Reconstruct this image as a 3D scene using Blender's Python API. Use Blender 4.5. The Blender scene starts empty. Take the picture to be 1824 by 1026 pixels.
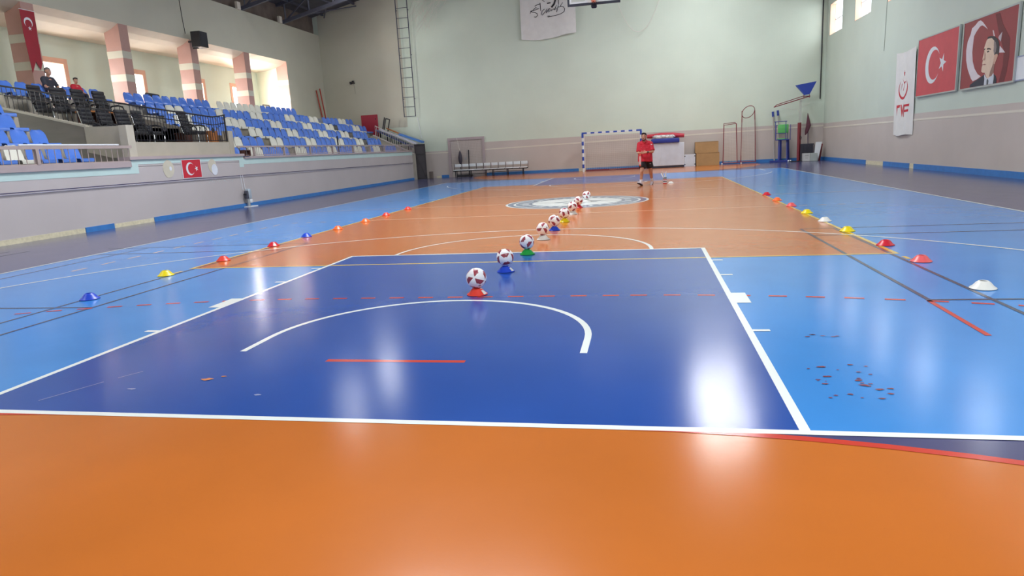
import bpy, bmesh, math, random
from mathutils import Vector, Matrix, Quaternion
random.seed(7)
PI = math.pi
SC = bpy.context.scene
COL = SC.collection

# ------------------------------------------------------------------ camera
def set_camera():
    yaw, pitch, roll = -0.19986, -0.20124, -0.05423
    cy, sy, cp, sp, cr, sr = math.cos(yaw), math.sin(yaw), math.cos(pitch), math.sin(pitch), math.cos(roll), math.sin(roll)
    fwd = Vector((sy*cp, cy*cp, sp)); right = Vector((cy, -sy, 0)); up = right.cross(fwd)
    r2 = cr*right + sr*up; u2 = -sr*right + cr*up
    cam = bpy.data.cameras.new('camera'); cam.sensor_width = 36.0; cam.lens = 1204.24/1824*36
    cam.clip_end = 200; cam.clip_start = 0.05
    o = bpy.data.objects.new('camera', cam); COL.objects.link(o)
    m = Matrix(((r2.x, u2.x, -fwd.x, 1.69693), (r2.y, u2.y, -fwd.y, -17.1918), (r2.z, u2.z, -fwd.z, 1.37368), (0, 0, 0, 1)))
    o.matrix_world = m
    SC.camera = o
set_camera()

# ------------------------------------------------------------------ light and exposure
SKY = (0.80, 0.90, 1.0)
WIN_RIGHT, WIN_LEFT, SKYLIGHT = 7.0, 56.0, 18.5
w = bpy.data.worlds.new('sky'); SC.world = w; w.use_nodes = True
w.node_tree.nodes['Background'].inputs[0].default_value = (*SKY, 1)
w.node_tree.nodes['Background'].inputs[1].default_value = 1.8
def area(name, loc, rot, sx, sy, power, color=(1, 1, 1)):
    l = bpy.data.lights.new(name, 'AREA'); l.shape = 'RECTANGLE'; l.size = sx; l.size_y = sy; l.energy = power; l.color = color
    o = bpy.data.objects.new(name, l); COL.objects.link(o); o.location = loc; o.rotation_euler = rot
    return o
XR, XL, YB, YF = 10.85, -11.2, 21.3, -23.0
for k in range(10):       # daylight in the right wall's windows
    area('window_daylight', (XR+0.5, 19.68-4.2*k, 6.84), (0, PI/2, 0), 1.45, 2.15, WIN_RIGHT, (1.0, 0.97, 0.93))
for y in (-19.73, -15.78, -11.83, -7.88, -3.93, 3.975, 7.925, 11.875, 15.275):    # daylight in the gallery windows behind the stand
    area('window_daylight', (-18.86, y, 4.5), (0, -PI/2, 0), 1.4, 1.04, WIN_LEFT*(3.5 if y == 15.275 else 0.8), (1.0, 0.96, 0.92))   # the last one faces the sun
vs = SC.view_settings
vs.view_transform = 'Standard'; vs.look = 'None'; vs.exposure = 1.65; vs.gamma = 1.0; vs.use_curve_mapping = False

# ------------------------------------------------------------------ helpers
def lin(c):
    return tuple(((x/255)/12.92 if x/255 <= 0.04045 else ((x/255+0.055)/1.055)**2.4) for x in c)
MATS = {}
def mat(name, c, rough=0.6, metal=0.0, var=0.06, scale=3.0, bump=0.0, bscale=40.0, spec=0.5, emit=0.0, stretch=None):
    """one procedural material: a base colour with a little noise in it and a little relief"""
    if name in MATS: return MATS[name]
    m = bpy.data.materials.new(name); m.use_nodes = True; MATS[name] = m
    nt = m.node_tree; N = nt.nodes; L = nt.links; b = N['Principled BSDF']
    b.inputs['Roughness'].default_value = rough; b.inputs['Metallic'].default_value = metal
    b.inputs['Specular IOR Level'].default_value = spec
    tc = N.new('ShaderNodeTexCoord'); mp = N.new('ShaderNodeMapping'); L.new(tc.outputs['Object'], mp.inputs['Vector'])
    if stretch: mp.inputs['Scale'].default_value = stretch
    n = N.new('ShaderNodeTexNoise'); n.inputs['Scale'].default_value = scale; n.inputs['Detail'].default_value = 4
    L.new(mp.outputs[0], n.inputs['Vector'])
    r = N.new('ShaderNodeValToRGB'); lc = lin(c)
    r.color_ramp.elements[0].position = 0.3; r.color_ramp.elements[1].position = 0.7
    r.color_ramp.elements[0].color = (*[x*(1-var) for x in lc], 1); r.color_ramp.elements[1].color = (*[min(1, x*(1+var)) for x in lc], 1)
    L.new(n.outputs['Fac'], r.inputs[0]); L.new(r.outputs[0], b.inputs['Base Color'])
    if bump:
        n2 = N.new('ShaderNodeTexNoise'); n2.inputs['Scale'].default_value = bscale; L.new(mp.outputs[0], n2.inputs['Vector'])
        bp = N.new('ShaderNodeBump'); bp.inputs['Strength'].default_value = bump; bp.inputs['Distance'].default_value = 0.01
        L.new(n2.outputs['Fac'], bp.inputs['Height']); L.new(bp.outputs[0], b.inputs['Normal'])
    if emit:
        b.inputs['Emission Color'].default_value = (*lc, 1); b.inputs['Emission Strength'].default_value = emit
    return m

class MB:
    """collects shapes; build() links them as one mesh object"""
    def __init__(s): s.v = []; s.f = []; s.m = []; s.cur = 0
    def add(s, vs, fs):
        b = len(s.v); s.v += [tuple(p) for p in vs]; s.f += [tuple(b+i for i in f) for f in fs]; s.m += [s.cur]*len(fs); return s
    def box(s, a, b, rot=None, piv=None):
        x0, y0, z0 = a; x1, y1, z1 = b
        vs = [(x0,y0,z0),(x1,y0,z0),(x1,y1,z0),(x0,y1,z0),(x0,y0,z1),(x1,y0,z1),(x1,y1,z1),(x0,y1,z1)]
        if rot is not None:
            p = Vector(piv if piv else ((x0+x1)/2, (y0+y1)/2, (z0+z1)/2))
            vs = [tuple(rot @ (Vector(q)-p) + p) for q in vs]
        return s.add(vs, [(0,3,2,1),(4,5,6,7),(0,1,5,4),(1,2,6,5),(2,3,7,6),(3,0,4,7)])
    def cbox(s, c, d, r=0.01):
        """box with its twelve edges chamfered by r"""
        x, y, z = [q/2 for q in d]; r = min(r, x*0.9, y*0.9, z*0.9)
        bm = bmesh.new(); bmesh.ops.create_cube(bm, size=1)
        for q in bm.verts: q.co = Vector((q.co.x*d[0], q.co.y*d[1], q.co.z*d[2]))
        bmesh.ops.bevel(bm, geom=bm.edges[:], offset=r, segments=2, affect='EDGES', profile=0.5)
        bm.verts.index_update(); vs = [tuple(q.co+Vector(c)) for q in bm.verts]; fs = [tuple(q.index for q in f.verts) for f in bm.faces]
        bm.free(); return s.add(vs, fs)
    def tube(s, p, q, r, n=8, r2=None, cap=True):
        p, q = Vector(p), Vector(q); d = q-p
        if d.length < 1e-6: return s
        r2 = r if r2 is None else r2
        t = d.orthogonal().normalized(); u = d.normalized().cross(t)
        vs = []
        for c, rr in ((p, r), (q, r2)):
            for i in range(n):
                a = 2*PI*(i+0.5)/n; vs.append(c + rr*(math.cos(a)*t+math.sin(a)*u))
        fs = [(i, (i+1) % n, n+(i+1) % n, n+i) for i in range(n)]
        if cap: fs += [tuple(range(n-1, -1, -1)), tuple(range(n, 2*n))]
        return s.add(vs, fs)
    def path(s, pts, r, n=6, closed=False):
        pts = [Vector(p) for p in pts]; m = len(pts); vs = []; ref = None
        for i, p in enumerate(pts):
            a = pts[(i-1) % m] if (closed or i > 0) else p; b = pts[(i+1) % m] if (closed or i < m-1) else p
            d = (b-a).normalized()
            if ref is None: ref = d.orthogonal().normalized()
            ref = (ref - d*ref.dot(d)); ref = ref.normalized() if ref.length > 1e-6 else d.orthogonal().normalized()
            u = d.cross(ref); rr = r[i] if isinstance(r, (list, tuple)) else r
            for k in range(n):
                t = 2*PI*(k+0.5)/n; vs.append(p + rr*(math.cos(t)*ref+math.sin(t)*u))
        fs = []
        for i in range(m if closed else m-1):
            j = (i+1) % m
            for k in range(n): fs.append((i*n+k, i*n+(k+1) % n, j*n+(k+1) % n, j*n+k))
        if not closed: fs += [tuple(range(n-1, -1, -1)), tuple(range((m-1)*n, m*n))]
        return s.add(vs, fs)
    def beam(s, p, q, w, h, up=(0, 0, 1)):
        p, q = Vector(p), Vector(q); d = (q-p).normalized(); u = Vector(up); a = d.cross(u)
        if a.length < 1e-4: a = d.orthogonal()
        a.normalize(); u = a.cross(d)
        vs = [c+sx*a*w/2+sz*u*h/2 for c in (p, q) for sx, sz in ((-1,-1),(1,-1),(1,1),(-1,1))]
        return s.add(vs, [(3,2,1,0),(4,5,6,7),(0,1,5,4),(1,2,6,5),(2,3,7,6),(3,0,4,7)])
    def lathe(s, prof, n=24, c=(0, 0, 0)):
        vs = []
        for r, z in prof:
            for i in range(n):
                a = 2*PI*i/n; vs.append((c[0]+r*math.cos(a), c[1]+r*math.sin(a), c[2]+z))
        fs = [(k*n+i, k*n+(i+1) % n, (k+1)*n+(i+1) % n, (k+1)*n+i) for k in range(len(prof)-1) for i in range(n)]
        return s.add(vs, fs)
    def prism(s, poly, axis, a, b):
        """2-D polygon pushed along axis from a to b; axis x: poly=(y,z), y: (x,z), z: (x,y)"""
        def P(q, t): return {'x': (t, q[0], q[1]), 'y': (q[0], t, q[1]), 'z': (q[0], q[1], t)}[axis]
        n = len(poly); vs = [P(q, a) for q in poly]+[P(q, b) for q in poly]
        return s.add(vs, [tuple(range(n-1, -1, -1)), tuple(range(n, 2*n))]+[(i, (i+1) % n, n+(i+1) % n, n+i) for i in range(n)])
    def ball(s, c, r, n=10, sc=(1, 1, 1)):
        vs = [(c[0], c[1], c[2]-r*sc[2])]; fs = []
        for k in range(1, n):
            t = -PI/2+PI*k/n
            for i in range(2*n):
                a = PI*i/n; vs.append((c[0]+r*sc[0]*math.cos(t)*math.cos(a), c[1]+r*sc[1]*math.cos(t)*math.sin(a), c[2]+r*sc[2]*math.sin(t)))
        vs.append((c[0], c[1], c[2]+r*sc[2])); m = 2*n; top = len(vs)-1
        for i in range(m):
            fs.append((0, 1+(i+1) % m, 1+i)); fs.append((top, top-m+i, top-m+(i+1) % m))
        for k in range(n-2):
            for i in range(m): fs.append((1+k*m+i, 1+k*m+(i+1) % m, 1+(k+1)*m+(i+1) % m, 1+(k+1)*m+i))
        return s.add(vs, fs)
    def build(s, name, mats, parent=None, smooth=False, loc=None):
        me = bpy.data.meshes.new(name); me.from_pydata(s.v, [], s.f)
        mats = mats if isinstance(mats, (list, tuple)) else [mats]
        for m in mats: me.materials.append(m)
        if len(mats) > 1: me.polygons.foreach_set('material_index', s.m)
        bm = bmesh.new(); bm.from_mesh(me); bmesh.ops.recalc_face_normals(bm, faces=bm.faces); bm.to_mesh(me); bm.free()
        if smooth:
            me.polygons.foreach_set('use_smooth', [True]*len(me.polygons)); me.set_sharp_from_angle(angle=math.radians(42))
        me.update()
        o = bpy.data.objects.new(name, me); COL.objects.link(o)
        if parent: o.parent = parent
        if loc: o.location = loc
        return o
def empty(name, loc=(0, 0, 0), rz=0.0):
    o = bpy.data.objects.new(name, None); COL.objects.link(o); o.location = loc; o.rotation_euler = (0, 0, rz); o.empty_display_size = 0.1; return o
def tag(o, label, cat, group=None):
    o['label'] = label; o['category'] = cat
    if group: o['group'] = group
    return o
def struct(o): o['kind'] = 'structure'; return o
def relabel(o, t): o['label'] = t; return o
def copy_tree(o, parent=None):
    c = o.copy(); COL.objects.link(c)
    if parent: c.parent = parent
    for ch in list(o.children): copy_tree(ch, c)
    return c
def linked(src, name, parent, loc=(0, 0, 0), rot=(0, 0, 0)):
    """another object on the same mesh"""
    o = bpy.data.objects.new(name, src.data); COL.objects.link(o); o.parent = parent; o.location = loc; o.rotation_euler = rot; return o

# ------------------------------------------------------------------ materials
def floor_mat(name, c, rough=0.175, chips=None, chip_amt=0.70, coat=0.0):
    if name in MATS: return MATS[name]
    m = bpy.data.materials.new(name); m.use_nodes = True; MATS[name] = m
    nt = m.node_tree; N = nt.nodes; L = nt.links; b = N['Principled BSDF']
    b.inputs['Specular IOR Level'].default_value = 0.52
    geo = N.new('ShaderNodeNewGeometry'); pos = geo.outputs['Position']
    def noise(scale, detail=3, rough_=0.5):
        n = N.new('ShaderNodeTexNoise'); n.inputs['Scale'].default_value = scale; n.inputs['Detail'].default_value = detail
        n.inputs['Roughness'].default_value = rough_; L.new(pos, n.inputs['Vector']); return n
    def ramp(src, p0, p1, c0, c1):
        r = N.new('ShaderNodeValToRGB'); r.color_ramp.elements[0].position = p0; r.color_ramp.elements[1].position = p1
        r.color_ramp.elements[0].color = c0; r.color_ramp.elements[1].color = c1; L.new(src, r.inputs[0]); return r
    lc = lin(c); n1 = noise(0.9, 5)
    r1 = ramp(n1.outputs['Fac'], 0.3, 0.72, (*[x*0.93 for x in lc], 1), (*[min(1, x*1.06) for x in lc], 1))
    col = r1.outputs[0]
    # scuffs: sparse small dark smears
    n2 = noise(7.0, 6, 0.65); sc = ramp(n2.outputs['Fac'], 0.70, 0.78, (0, 0, 0, 1), (0.25, 0.25, 0.25, 1))
    mx = N.new('ShaderNodeMix'); mx.data_type = 'RGBA'; L.new(sc.outputs[0], mx.inputs[0]); L.new(col, mx.inputs[6])
    mx.inputs[7].default_value = (*[x*0.55 for x in lc], 1); col = mx.outputs[2]
    if chips:   # paint flaked off in clusters
        n3 = noise(13.0, 5, 0.7); n4 = noise(0.55, 2)
        mu = N.new('ShaderNodeMath'); mu.operation = 'MULTIPLY_ADD'; L.new(n4.outputs['Fac'], mu.inputs[0]); mu.inputs[1].default_value = 0.55; L.new(n3.outputs['Fac'], mu.inputs[2])
        ch = ramp(mu.outputs[0], chip_amt+0.29, chip_amt+0.305, (0, 0, 0, 1), (0.8, 0.8, 0.8, 1))
        m2 = N.new('ShaderNodeMix'); m2.data_type = 'RGBA'; L.new(ch.outputs[0], m2.inputs[0]); L.new(col, m2.inputs[6])
        m2.inputs[7].default_value = (*lin(chips), 1); col = m2.outputs[2]
    L.new(col, b.inputs['Base Color'])
    nr = noise(2.2, 4); rr = ramp(nr.outputs['Fac'], 0.3, 0.7, (rough*0.95,)*3+(1,), (rough*1.05,)*3+(1,))
    L.new(rr.outputs[0], b.inputs['Roughness'])
    nb2 = noise(60.0, 2)
    bp = N.new('ShaderNodeBump'); bp.inputs['Strength'].default_value = 0.03; bp.inputs['Distance'].default_value = 0.005
    L.new(nb2.outputs['Fac'], bp.inputs['Height']); L.new(bp.outputs[0], b.inputs['Normal'])
    return m
F_OUT = floor_mat('floor_purple', (72, 73, 112))
F_LIGHT = floor_mat('floor_light_blue', (62, 137, 212))
F_BLUE = floor_mat('floor_blue', (38, 79, 160))
F_ORANGE = floor_mat('floor_orange', (192, 108, 43))
F_WHITE = floor_mat('line_white', (232, 238, 236))
F_YELLOW = floor_mat('line_yellow', (222, 190, 88))
F_PALE = floor_mat('line_pale', (226, 196, 168))
F_RED = floor_mat('line_red', (196, 66, 52))
F_DARK = floor_mat('line_dark', (62, 68, 92))
F_SEAL = floor_mat('seal_grey', (112, 126, 150))

WALL = mat('wall_mint', (210, 222, 206), 0.55, var=0.035, scale=0.6, bump=0.05, bscale=25)
BULK = mat('bulkhead_grey', (194, 193, 176), 0.6, var=0.035, scale=0.6, bump=0.05, bscale=25)  # the bulkhead's weaker light is put into this greyer colour
WAINS = mat('wainscot_taupe', (198, 188, 182), 0.4, var=0.04, scale=0.8, bump=0.04, bscale=25)
MAUVE = mat('stand_front_mauve', (192, 185, 186), 0.4, var=0.04, scale=0.7, bump=0.04, bscale=25)
CREAM = mat('stripe_cream', (222, 216, 202), 0.45, var=0.03)
MINT = mat('trim_pale_mint', (196, 222, 220), 0.45, var=0.03)
CAPM = mat('coping_mauve_grey', (178, 164, 166), 0.5, var=0.04)
PINK = mat('pillar_pink', (184, 146, 136), 0.5, var=0.04)
PEACH = mat('reveal_peach', (226, 176, 150), 0.5, var=0.04)
BASEB = mat('baseboard_blue', (58, 124, 196), 0.4, var=0.08, scale=6)
PLASTER = mat('bare_plaster', (214, 206, 178), 0.8, var=0.12, scale=14, bump=0.5, bscale=30)
CONC = mat('stand_concrete', (176, 170, 158), 0.7, var=0.08, scale=2.5, bump=0.1, bscale=30)
CONCD = mat('box_wall_grey', (128, 122, 114), 0.65, var=0.08, scale=2.5, stretch=(0.6, 0.6, 2.5))
BOXB = mat('box_wall_beige', (178, 171, 156), 0.6, var=0.06, scale=2.5)
ROOFM = mat('roof_deck', (78, 78, 86), 0.7, var=0.1)
STEEL = mat('truss_steel', (78, 80, 94), 0.5, var=0.08)
SEATB = mat('seat_blue', (88, 132, 222), 0.22, var=0.06, scale=1.5)
SEATW = mat('seat_white', (226, 226, 216), 0.25, var=0.04, scale=1.5)
BLACK = mat('black_paint', (30, 30, 36), 0.4, var=0.1)
LEATH = mat('black_leather', (38, 38, 44), 0.38, var=0.15, scale=8, bump=0.1)
CHROME = mat('chrome', (215, 218, 222), 0.15, 1.0, var=0.03)
RAILG = mat('rail_mauve', (176, 160, 156), 0.45, var=0.05)
WHITE = mat('white_paint', (226, 231, 236), 0.4, var=0.03)
WHITEC = mat('white_cloth', (225, 224, 220), 0.8, var=0.04, bump=0.1, bscale=120)
RED = mat('flag_red', (200, 38, 56), 0.6, var=0.06)
REDD = mat('flag_dark_red', (158, 34, 50), 0.6, var=0.06)
GOALB = mat('goal_blue', (46, 80, 180), 0.4)
MAROON = mat('maroon_paint', (128, 40, 50), 0.5, var=0.1)
NETM = mat('net_cord', (225, 222, 212), 0.8, var=0.05)
NETD = mat('net_cord_dark', (120, 100, 96), 0.8, var=0.05)
ALU = mat('aluminium', (190, 194, 198), 0.35, 0.8, var=0.04)
WOOD = mat('orange_wood', (176, 112, 62), 0.5, var=0.2, scale=3, stretch=(8, 8, 1))
DWOOD = mat('dark_wood', (82, 50, 44), 0.45, var=0.2, scale=3, stretch=(1, 8, 8))
CARD = mat('cardboard', (176, 144, 100), 0.8, var=0.06)
SKIN = mat('skin', (196, 146, 122), 0.5, var=0.05, scale=12)
HAIR = mat('dark_hair', (34, 28, 28), 0.6, var=0.2, scale=60)
GHAIR = mat('grey_hair', (112, 106, 104), 0.7, var=0.2, scale=60)
GLASS = bpy.data.materials.new('window_glass'); GLASS.use_nodes = True
def _glass():
    nt = GLASS.node_tree; N = nt.nodes; L = nt.links; out = N['Material Output']; N.remove(N['Principled BSDF'])
    t = N.new('ShaderNodeBsdfTransparent'); g = N.new('ShaderNodeBsdfGlossy'); g.inputs['Roughness'].default_value = 0.05
    mx = N.new('ShaderNodeMixShader'); mx.inputs[0].default_value = 0.05
    L.new(t.outputs[0], mx.inputs[1]); L.new(g.outputs[0], mx.inputs[2]); L.new(mx.outputs[0], out.inputs[0])
_glass()

# ------------------------------------------------------------------ floor and court markings
floor = struct(MB().box((XL-0.05, YF, -0.2), (XR+0.05, YB+0.05, 0.0)).build('floor', F_OUT))
def flat(name, polys, z, m):
    b = MB()
    for p in polys: b.add([(x, y, z) for x, y in p], [tuple(range(len(p)))])
    me = bpy.data.meshes.new(name); me.from_pydata(b.v, [], b.f); me.materials.append(m)
    for pl in me.polygons: pass
    o = bpy.data.objects.new(name, me); COL.objects.link(o); o.parent = floor; o['kind'] = 'structure'
    bm = bmesh.new(); bm.from_mesh(me)
    for f in bm.faces:
        f.normal_update()
        if f.normal.z < 0: f.normal_flip()
    bm.to_mesh(me); bm.free(); return o
def rect(x0, y0, x1, y1): return [(x0, y0), (x1, y0), (x1, y1), (x0, y1)]
def ring(cx, cy, r0, r1, a0, a1, n=48):
    out = []
    for i in range(n):
        a, b = math.radians(a0+(a1-a0)*i/n), math.radians(a0+(a1-a0)*(i+1)/n)
        out.append([(cx+r0*math.cos(a), cy+r0*math.sin(a)), (cx+r1*math.cos(a), cy+r1*math.sin(a)), (cx+r1*math.cos(b), cy+r1*math.sin(b)), (cx+r0*math.cos(b), cy+r0*math.sin(b))])
    return out
def disc(cx, cy, r, n=72): return [(cx+r*math.cos(2*PI*i/n), cy+r*math.sin(2*PI*i/n)) for i in range(n)]
def strip(p, q, w):
    (x0, y0), (x1, y1) = p, q; L = math.hypot(x1-x0, y1-y0); nx, ny = -(y1-y0)/L*w/2, (x1-x0)/L*w/2
    return [(x0+nx, y0+ny), (x1+nx, y1+ny), (x1-nx, y1-ny), (x0-nx, y0-ny)]
def dpoly(s, r):   # goal area: quarter circles round the posts, s = +1 far end, -1 near end
    pts = [(-1.5-r, s*21.28), (-1.5-r, s*20)]
    pts += [(-1.5-r*math.cos(math.radians(a)), s*(20-r*math.sin(math.radians(a)))) for a in range(5, 91, 5)]
    pts += [(1.5+r*math.cos(math.radians(a)), s*(20-r*math.sin(math.radians(a)))) for a in range(90, -1, -5)]
    return pts + [(1.5+r, s*21.28)]
Z = 0.0004
flat('court_field', [rect(-7.5, -14, 7.5, 14)], Z, F_LIGHT)
flat('goal_area', [dpoly(1, 6.0)], 2*Z, F_ORANGE); flat('goal_area', [dpoly(-1, 6.0)], 2*Z, F_ORANGE)
flat('volleyball_field', [rect(-4.5, -9, 4.5, 9)], 3*Z, F_ORANGE)
flat('key_area', [rect(-2.45, -14, 2.45, -8.2)], 4*Z, F_BLUE); flat('key_area', [rect(-2.45, 8.2, 2.45, 14)], 4*Z, F_BLUE)
wl = []; W = 0.05
wl += [rect(-7.55, -14.05, 7.55, -14), rect(-7.55, 14, 7.55, 14.05), rect(-7.55, -14, -7.5, 14), rect(7.5, -14, 7.55, 14)]
for s in (-1, 1):
    f = lambda x0, y0, x1, y1: rect(x0, s*min(y0, y1) if s > 0 else -max(y0, y1), x1, s*max(y0, y1) if s > 0 else -min(y0, y1))
    wl += [f(-2.45, 8.2, 2.45, 8.25)]
    for t in (-1, 1):
        g = lambda a, y0, b, y1: f(min(t*a, t*b), y0, max(t*a, t*b), y1)
        wl += [g(2.40, 8.25, 2.45, 14), g(2.45, 12.2, 2.57, 12.25), g(2.45, 10.95, 2.57, 11.35), g(2.45, 10.05, 2.57, 10.10), g(2.45, 9.15, 2.57, 9.20)]
        wl += [g(6.55, 12.4, 6.60, 14), g(1.25, 12.425, 1.30, 12.80)]
    a0, a1 = (0, 180) if s < 0 else (180, 360)
    wl += ring(0, s*12.425, 1.25, 1.30, a0, a1, 40) + ring(0, s*8.2, 1.75, 1.80, a0, a1, 40)
    wl += ring(0, s*12.425, 6.70, 6.75, a0+12.2, a1-12.2, 72)
flat('white_line', wl, 7*Z, F_WHITE)
flat('centre_line', [rect(-7.5, -0.025, 7.5, 0.025), rect(-4.5, -3.0, 4.5, -2.95), rect(-4.5, 2.95, 4.5, 3.0)] +
     [rect(t*x-0.075, s*3.0-0.025, t*x+0.075, s*3.0+0.025) for t in (-1, 1) for s in (-1, 1) for x in (4.75, 5.1, 5.45, 5.8, 6.15)], 5*Z, F_PALE)
flat('volleyball_line', [rect(-4.5, -9, 4.5, -8.95), rect(-4.5, 8.95, 4.5, 9), rect(-4.5, -8.95, -4.45, 8.95), rect(4.45, -8.95, 4.5, 8.95), rect(4.45, -9.35, 4.5, -9.18), rect(-4.5, -9.35, -4.45, -9.18)], 6*Z, F_YELLOW)
flat('coach_line', [rect(-6.42, -9.0+0.55*i, -6.37, -8.72+0.55*i) for i in range(11)], 5*Z, F_PALE)
bl = []; bh = []
for t in (-1, 1):
    for x in (3.95, 4.41, 9.6, 10.05):
        y0 = -11.3 if (x == 3.95 and t > 0) else -19.9
        if x > 9: y0 = -8.5
        bl.append(strip((t*x, y0), (t*x, -6.6), 0.04))
    bh += [strip((t*3.93, -6.6), (t*7.9, -6.6), 0.04), strip((t*3.93, -7.34), (t*7.6, -7.34), 0.04), strip((t*3.93, -11.3), (t*5.6, -11.3), 0.04)]; bl.append(strip((t*7.05, -11.3), (t*7.05, -6.6), 0.035))
flat('badminton_line', bl, 5.5*Z, F_DARK); flat('badminton_line', bh, 5.7*Z, F_DARK)
rl = ring(1.5, -20, 5.95, 6.0, 0, 90, 30)+ring(-1.5, -20, 5.95, 6.0, 90, 180, 30)+[rect(-0.5, -13.025, 0.5, -12.975), strip((3.94, -11.32), (3.92, -12.36), 0.04)]
for i in range(-5, 5): rl.append(rect(0.1+0.3*i, -11.025, 0.25+0.3*i, -10.98))
for t in (-1, 1):
    for i in range(30):
        a = 0.3*i/9.0+0.006; b = a+0.15/9.0
        P = lambda r, q: (t*(1.5+r*math.sin(q)), -20+r*math.cos(q))
        rl.append([P(8.975, a), P(9.02, a), P(9.02, b), P(8.975, b)])
flat('handball_line', rl, 6.5*Z, F_RED)
# club seal in the centre circle
flat('seal_ring', [disc(0, 0, 1.8)], 5*Z, F_WHITE)
flat('seal_ring', ring(0, 0, 1.60, 1.74, 0, 360, 72)+ring(0, 0, 1.13, 1.54, 0, 360, 72), 8*Z, F_SEAL)
sl = []
for i in range(34):     # the seal's worn ring lettering, illegible in the photograph: short white strokes
    a = math.radians(i*10.6+4); r0, r1 = 1.21, 1.21+0.14+0.12*((i*7) % 5)/5
    wd = 0.05+0.05*((i*3) % 4)/4
    sl.append([(r0*math.cos(a-wd/2), r0*math.sin(a-wd/2)), (r1*math.cos(a-wd/2), r1*math.sin(a-wd/2)), (r1*math.cos(a+wd/2), r1*math.sin(a+wd/2)), (r0*math.cos(a+wd/2), r0*math.sin(a+wd/2))])
for a in (30, 150, 270):
    sl.append([(1.27*math.cos(math.radians(a))+0.11*math.cos(q), 1.27*math.sin(math.radians(a))+0.11*math.sin(q)) for q in [2*PI*i/12 for i in range(12)]])
flat('seal_mark', sl, 10*Z, F_WHITE)
flat('seal_mark', [[(-0.55, -0.15), (-0.3, 0.1), (-0.2, 0.05), (-0.42, -0.2)], [(-0.2, 0.0), (0.05, 0.28), (0.12, 0.2), (-0.1, -0.05)], [(0.2, -0.3), (0.55, -0.18), (0.5, -0.12), (0.2, -0.22)], [(0.25, 0.2), (0.62, 0.02), (0.6, 0.1), (0.3, 0.28)], [(-0.3, -0.5), (0.3, -0.52), (0.25, -0.44), (-0.28, -0.42)]], 10*Z, F_SEAL)
# bare patches worn through the paint
def blob(cx, cy, r, k, sx=1.0):
    rnd = random.Random(k); return [(cx+sx*r*(0.6+0.7*rnd.random())*math.cos(2*PI*i/11), cy+r*(0.6+0.7*rnd.random())*math.sin(2*PI*i/11)) for i in range(11)]
flat('worn_patch', [blob(-1.14, -13.42, 0.022, 1, 2), blob(-1.06, -13.36, 0.010, 2, 2)], 11*Z, floor_mat('chip_orange', (205, 130, 84)))
flat('worn_patch', [strip((-2.02, -13.85), (-1.86, -13.5), 0.008), strip((-1.82, -13.42), (-1.74, -13.28), 0.006), blob(-0.62, -13.68, 0.012, 4, 2.5), blob(-1.55, -13.62, 0.01, 5, 3)], 11*Z, floor_mat('chip_pale', (150, 160, 200)))
flat('worn_patch', [blob(2.72, -13.05, 0.013, 10+i, 2.0) if i == 0 else blob(2.62+0.42*random.random(), -13.6+0.6*random.random(), 0.004+0.008*random.random(), 20+i, 2.0) for i in range(26)] +
     [blob(2.75+0.3*random.random(), -12.4+0.15*random.random(), 0.008, 60+i, 2.2) for i in range(6)], 11*Z, floor_mat('chip_red', (132, 72, 82)))

# ------------------------------------------------------------------ room shell
TOP = 8.44
def ztop(x): return 9.5 + 0.227*(13.8-abs(x+2.92))       # underside of the roof deck
wb = MB()
wb.prism([(-18.9, 0), (-18.9, ztop(-18.9)+0.5), (-2.92, ztop(-2.92)+0.3), (XR+0.5, ztop(XR)+0.3), (XR+0.5, 0)], 'y', YB, YB+0.3)
wall_back = struct(wb.build('wall_back', WALL))
ZW, ZS0, ZS1 = 1.93, 1.66, 1.72
def band(name, a, b, m, par): return struct(MB().box(a, b).build(name, m, par))
band('wainscot', (XL+0.4, YB-0.012, 0.0), (-9.42, YB, 1.53), WAINS, wall_back); band('wainscot', (-7.25, YB-0.012, 0.0), (XR, YB, 1.90), WAINS, wall_back)
o = MB().add([(-7.25, YB-0.018, 1.45), (XR, YB-0.018, 1.72), (XR, YB-0.018, 1.79), (-7.25, YB-0.018, 1.51)], [(0, 1, 2, 3)]).build('stripe', CREAM, wall_back)
band('stripe', (XL+0.4, YB-0.018, 1.40), (-9.42, YB, 1.45), CREAM, wall_back)
# right wall with its row of high windows
wr = MB(); T = 0.45; wys = [(18.58-4.2*k, 20.78-4.2*k) for k in range(10)]; WZ0, WZ1 = 6.11, 7.57
wr.box((XR, YF, 0), (XR+T, YB+0.3, WZ0)); wr.box((XR, YF, WZ1), (XR+T, YB+0.3, ztop(XR)+0.4))
edges = [YB+0.3]+[e for a, b in wys for e in (b, a)]+[YF]
for i in range(0, len(edges), 2): wr.box((XR, edges[i+1], WZ0), (XR+T, edges[i], WZ1))
wall_right = struct(wr.build('wall_right', mat('wall_mint_dimmed', (200, 212, 200), 0.55, var=0.035, scale=0.6, bump=0.05, bscale=25)))  # same mint paint, darkened in the colour to tone down this wall's light
band('wainscot', (XR-0.012, YF, 0.0), (XR, YB, 1.86), WAINS, wall_right)
band('stripe', (XR-0.018, YF, 1.62), (XR, YB, 1.68), CREAM, wall_right)
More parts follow.
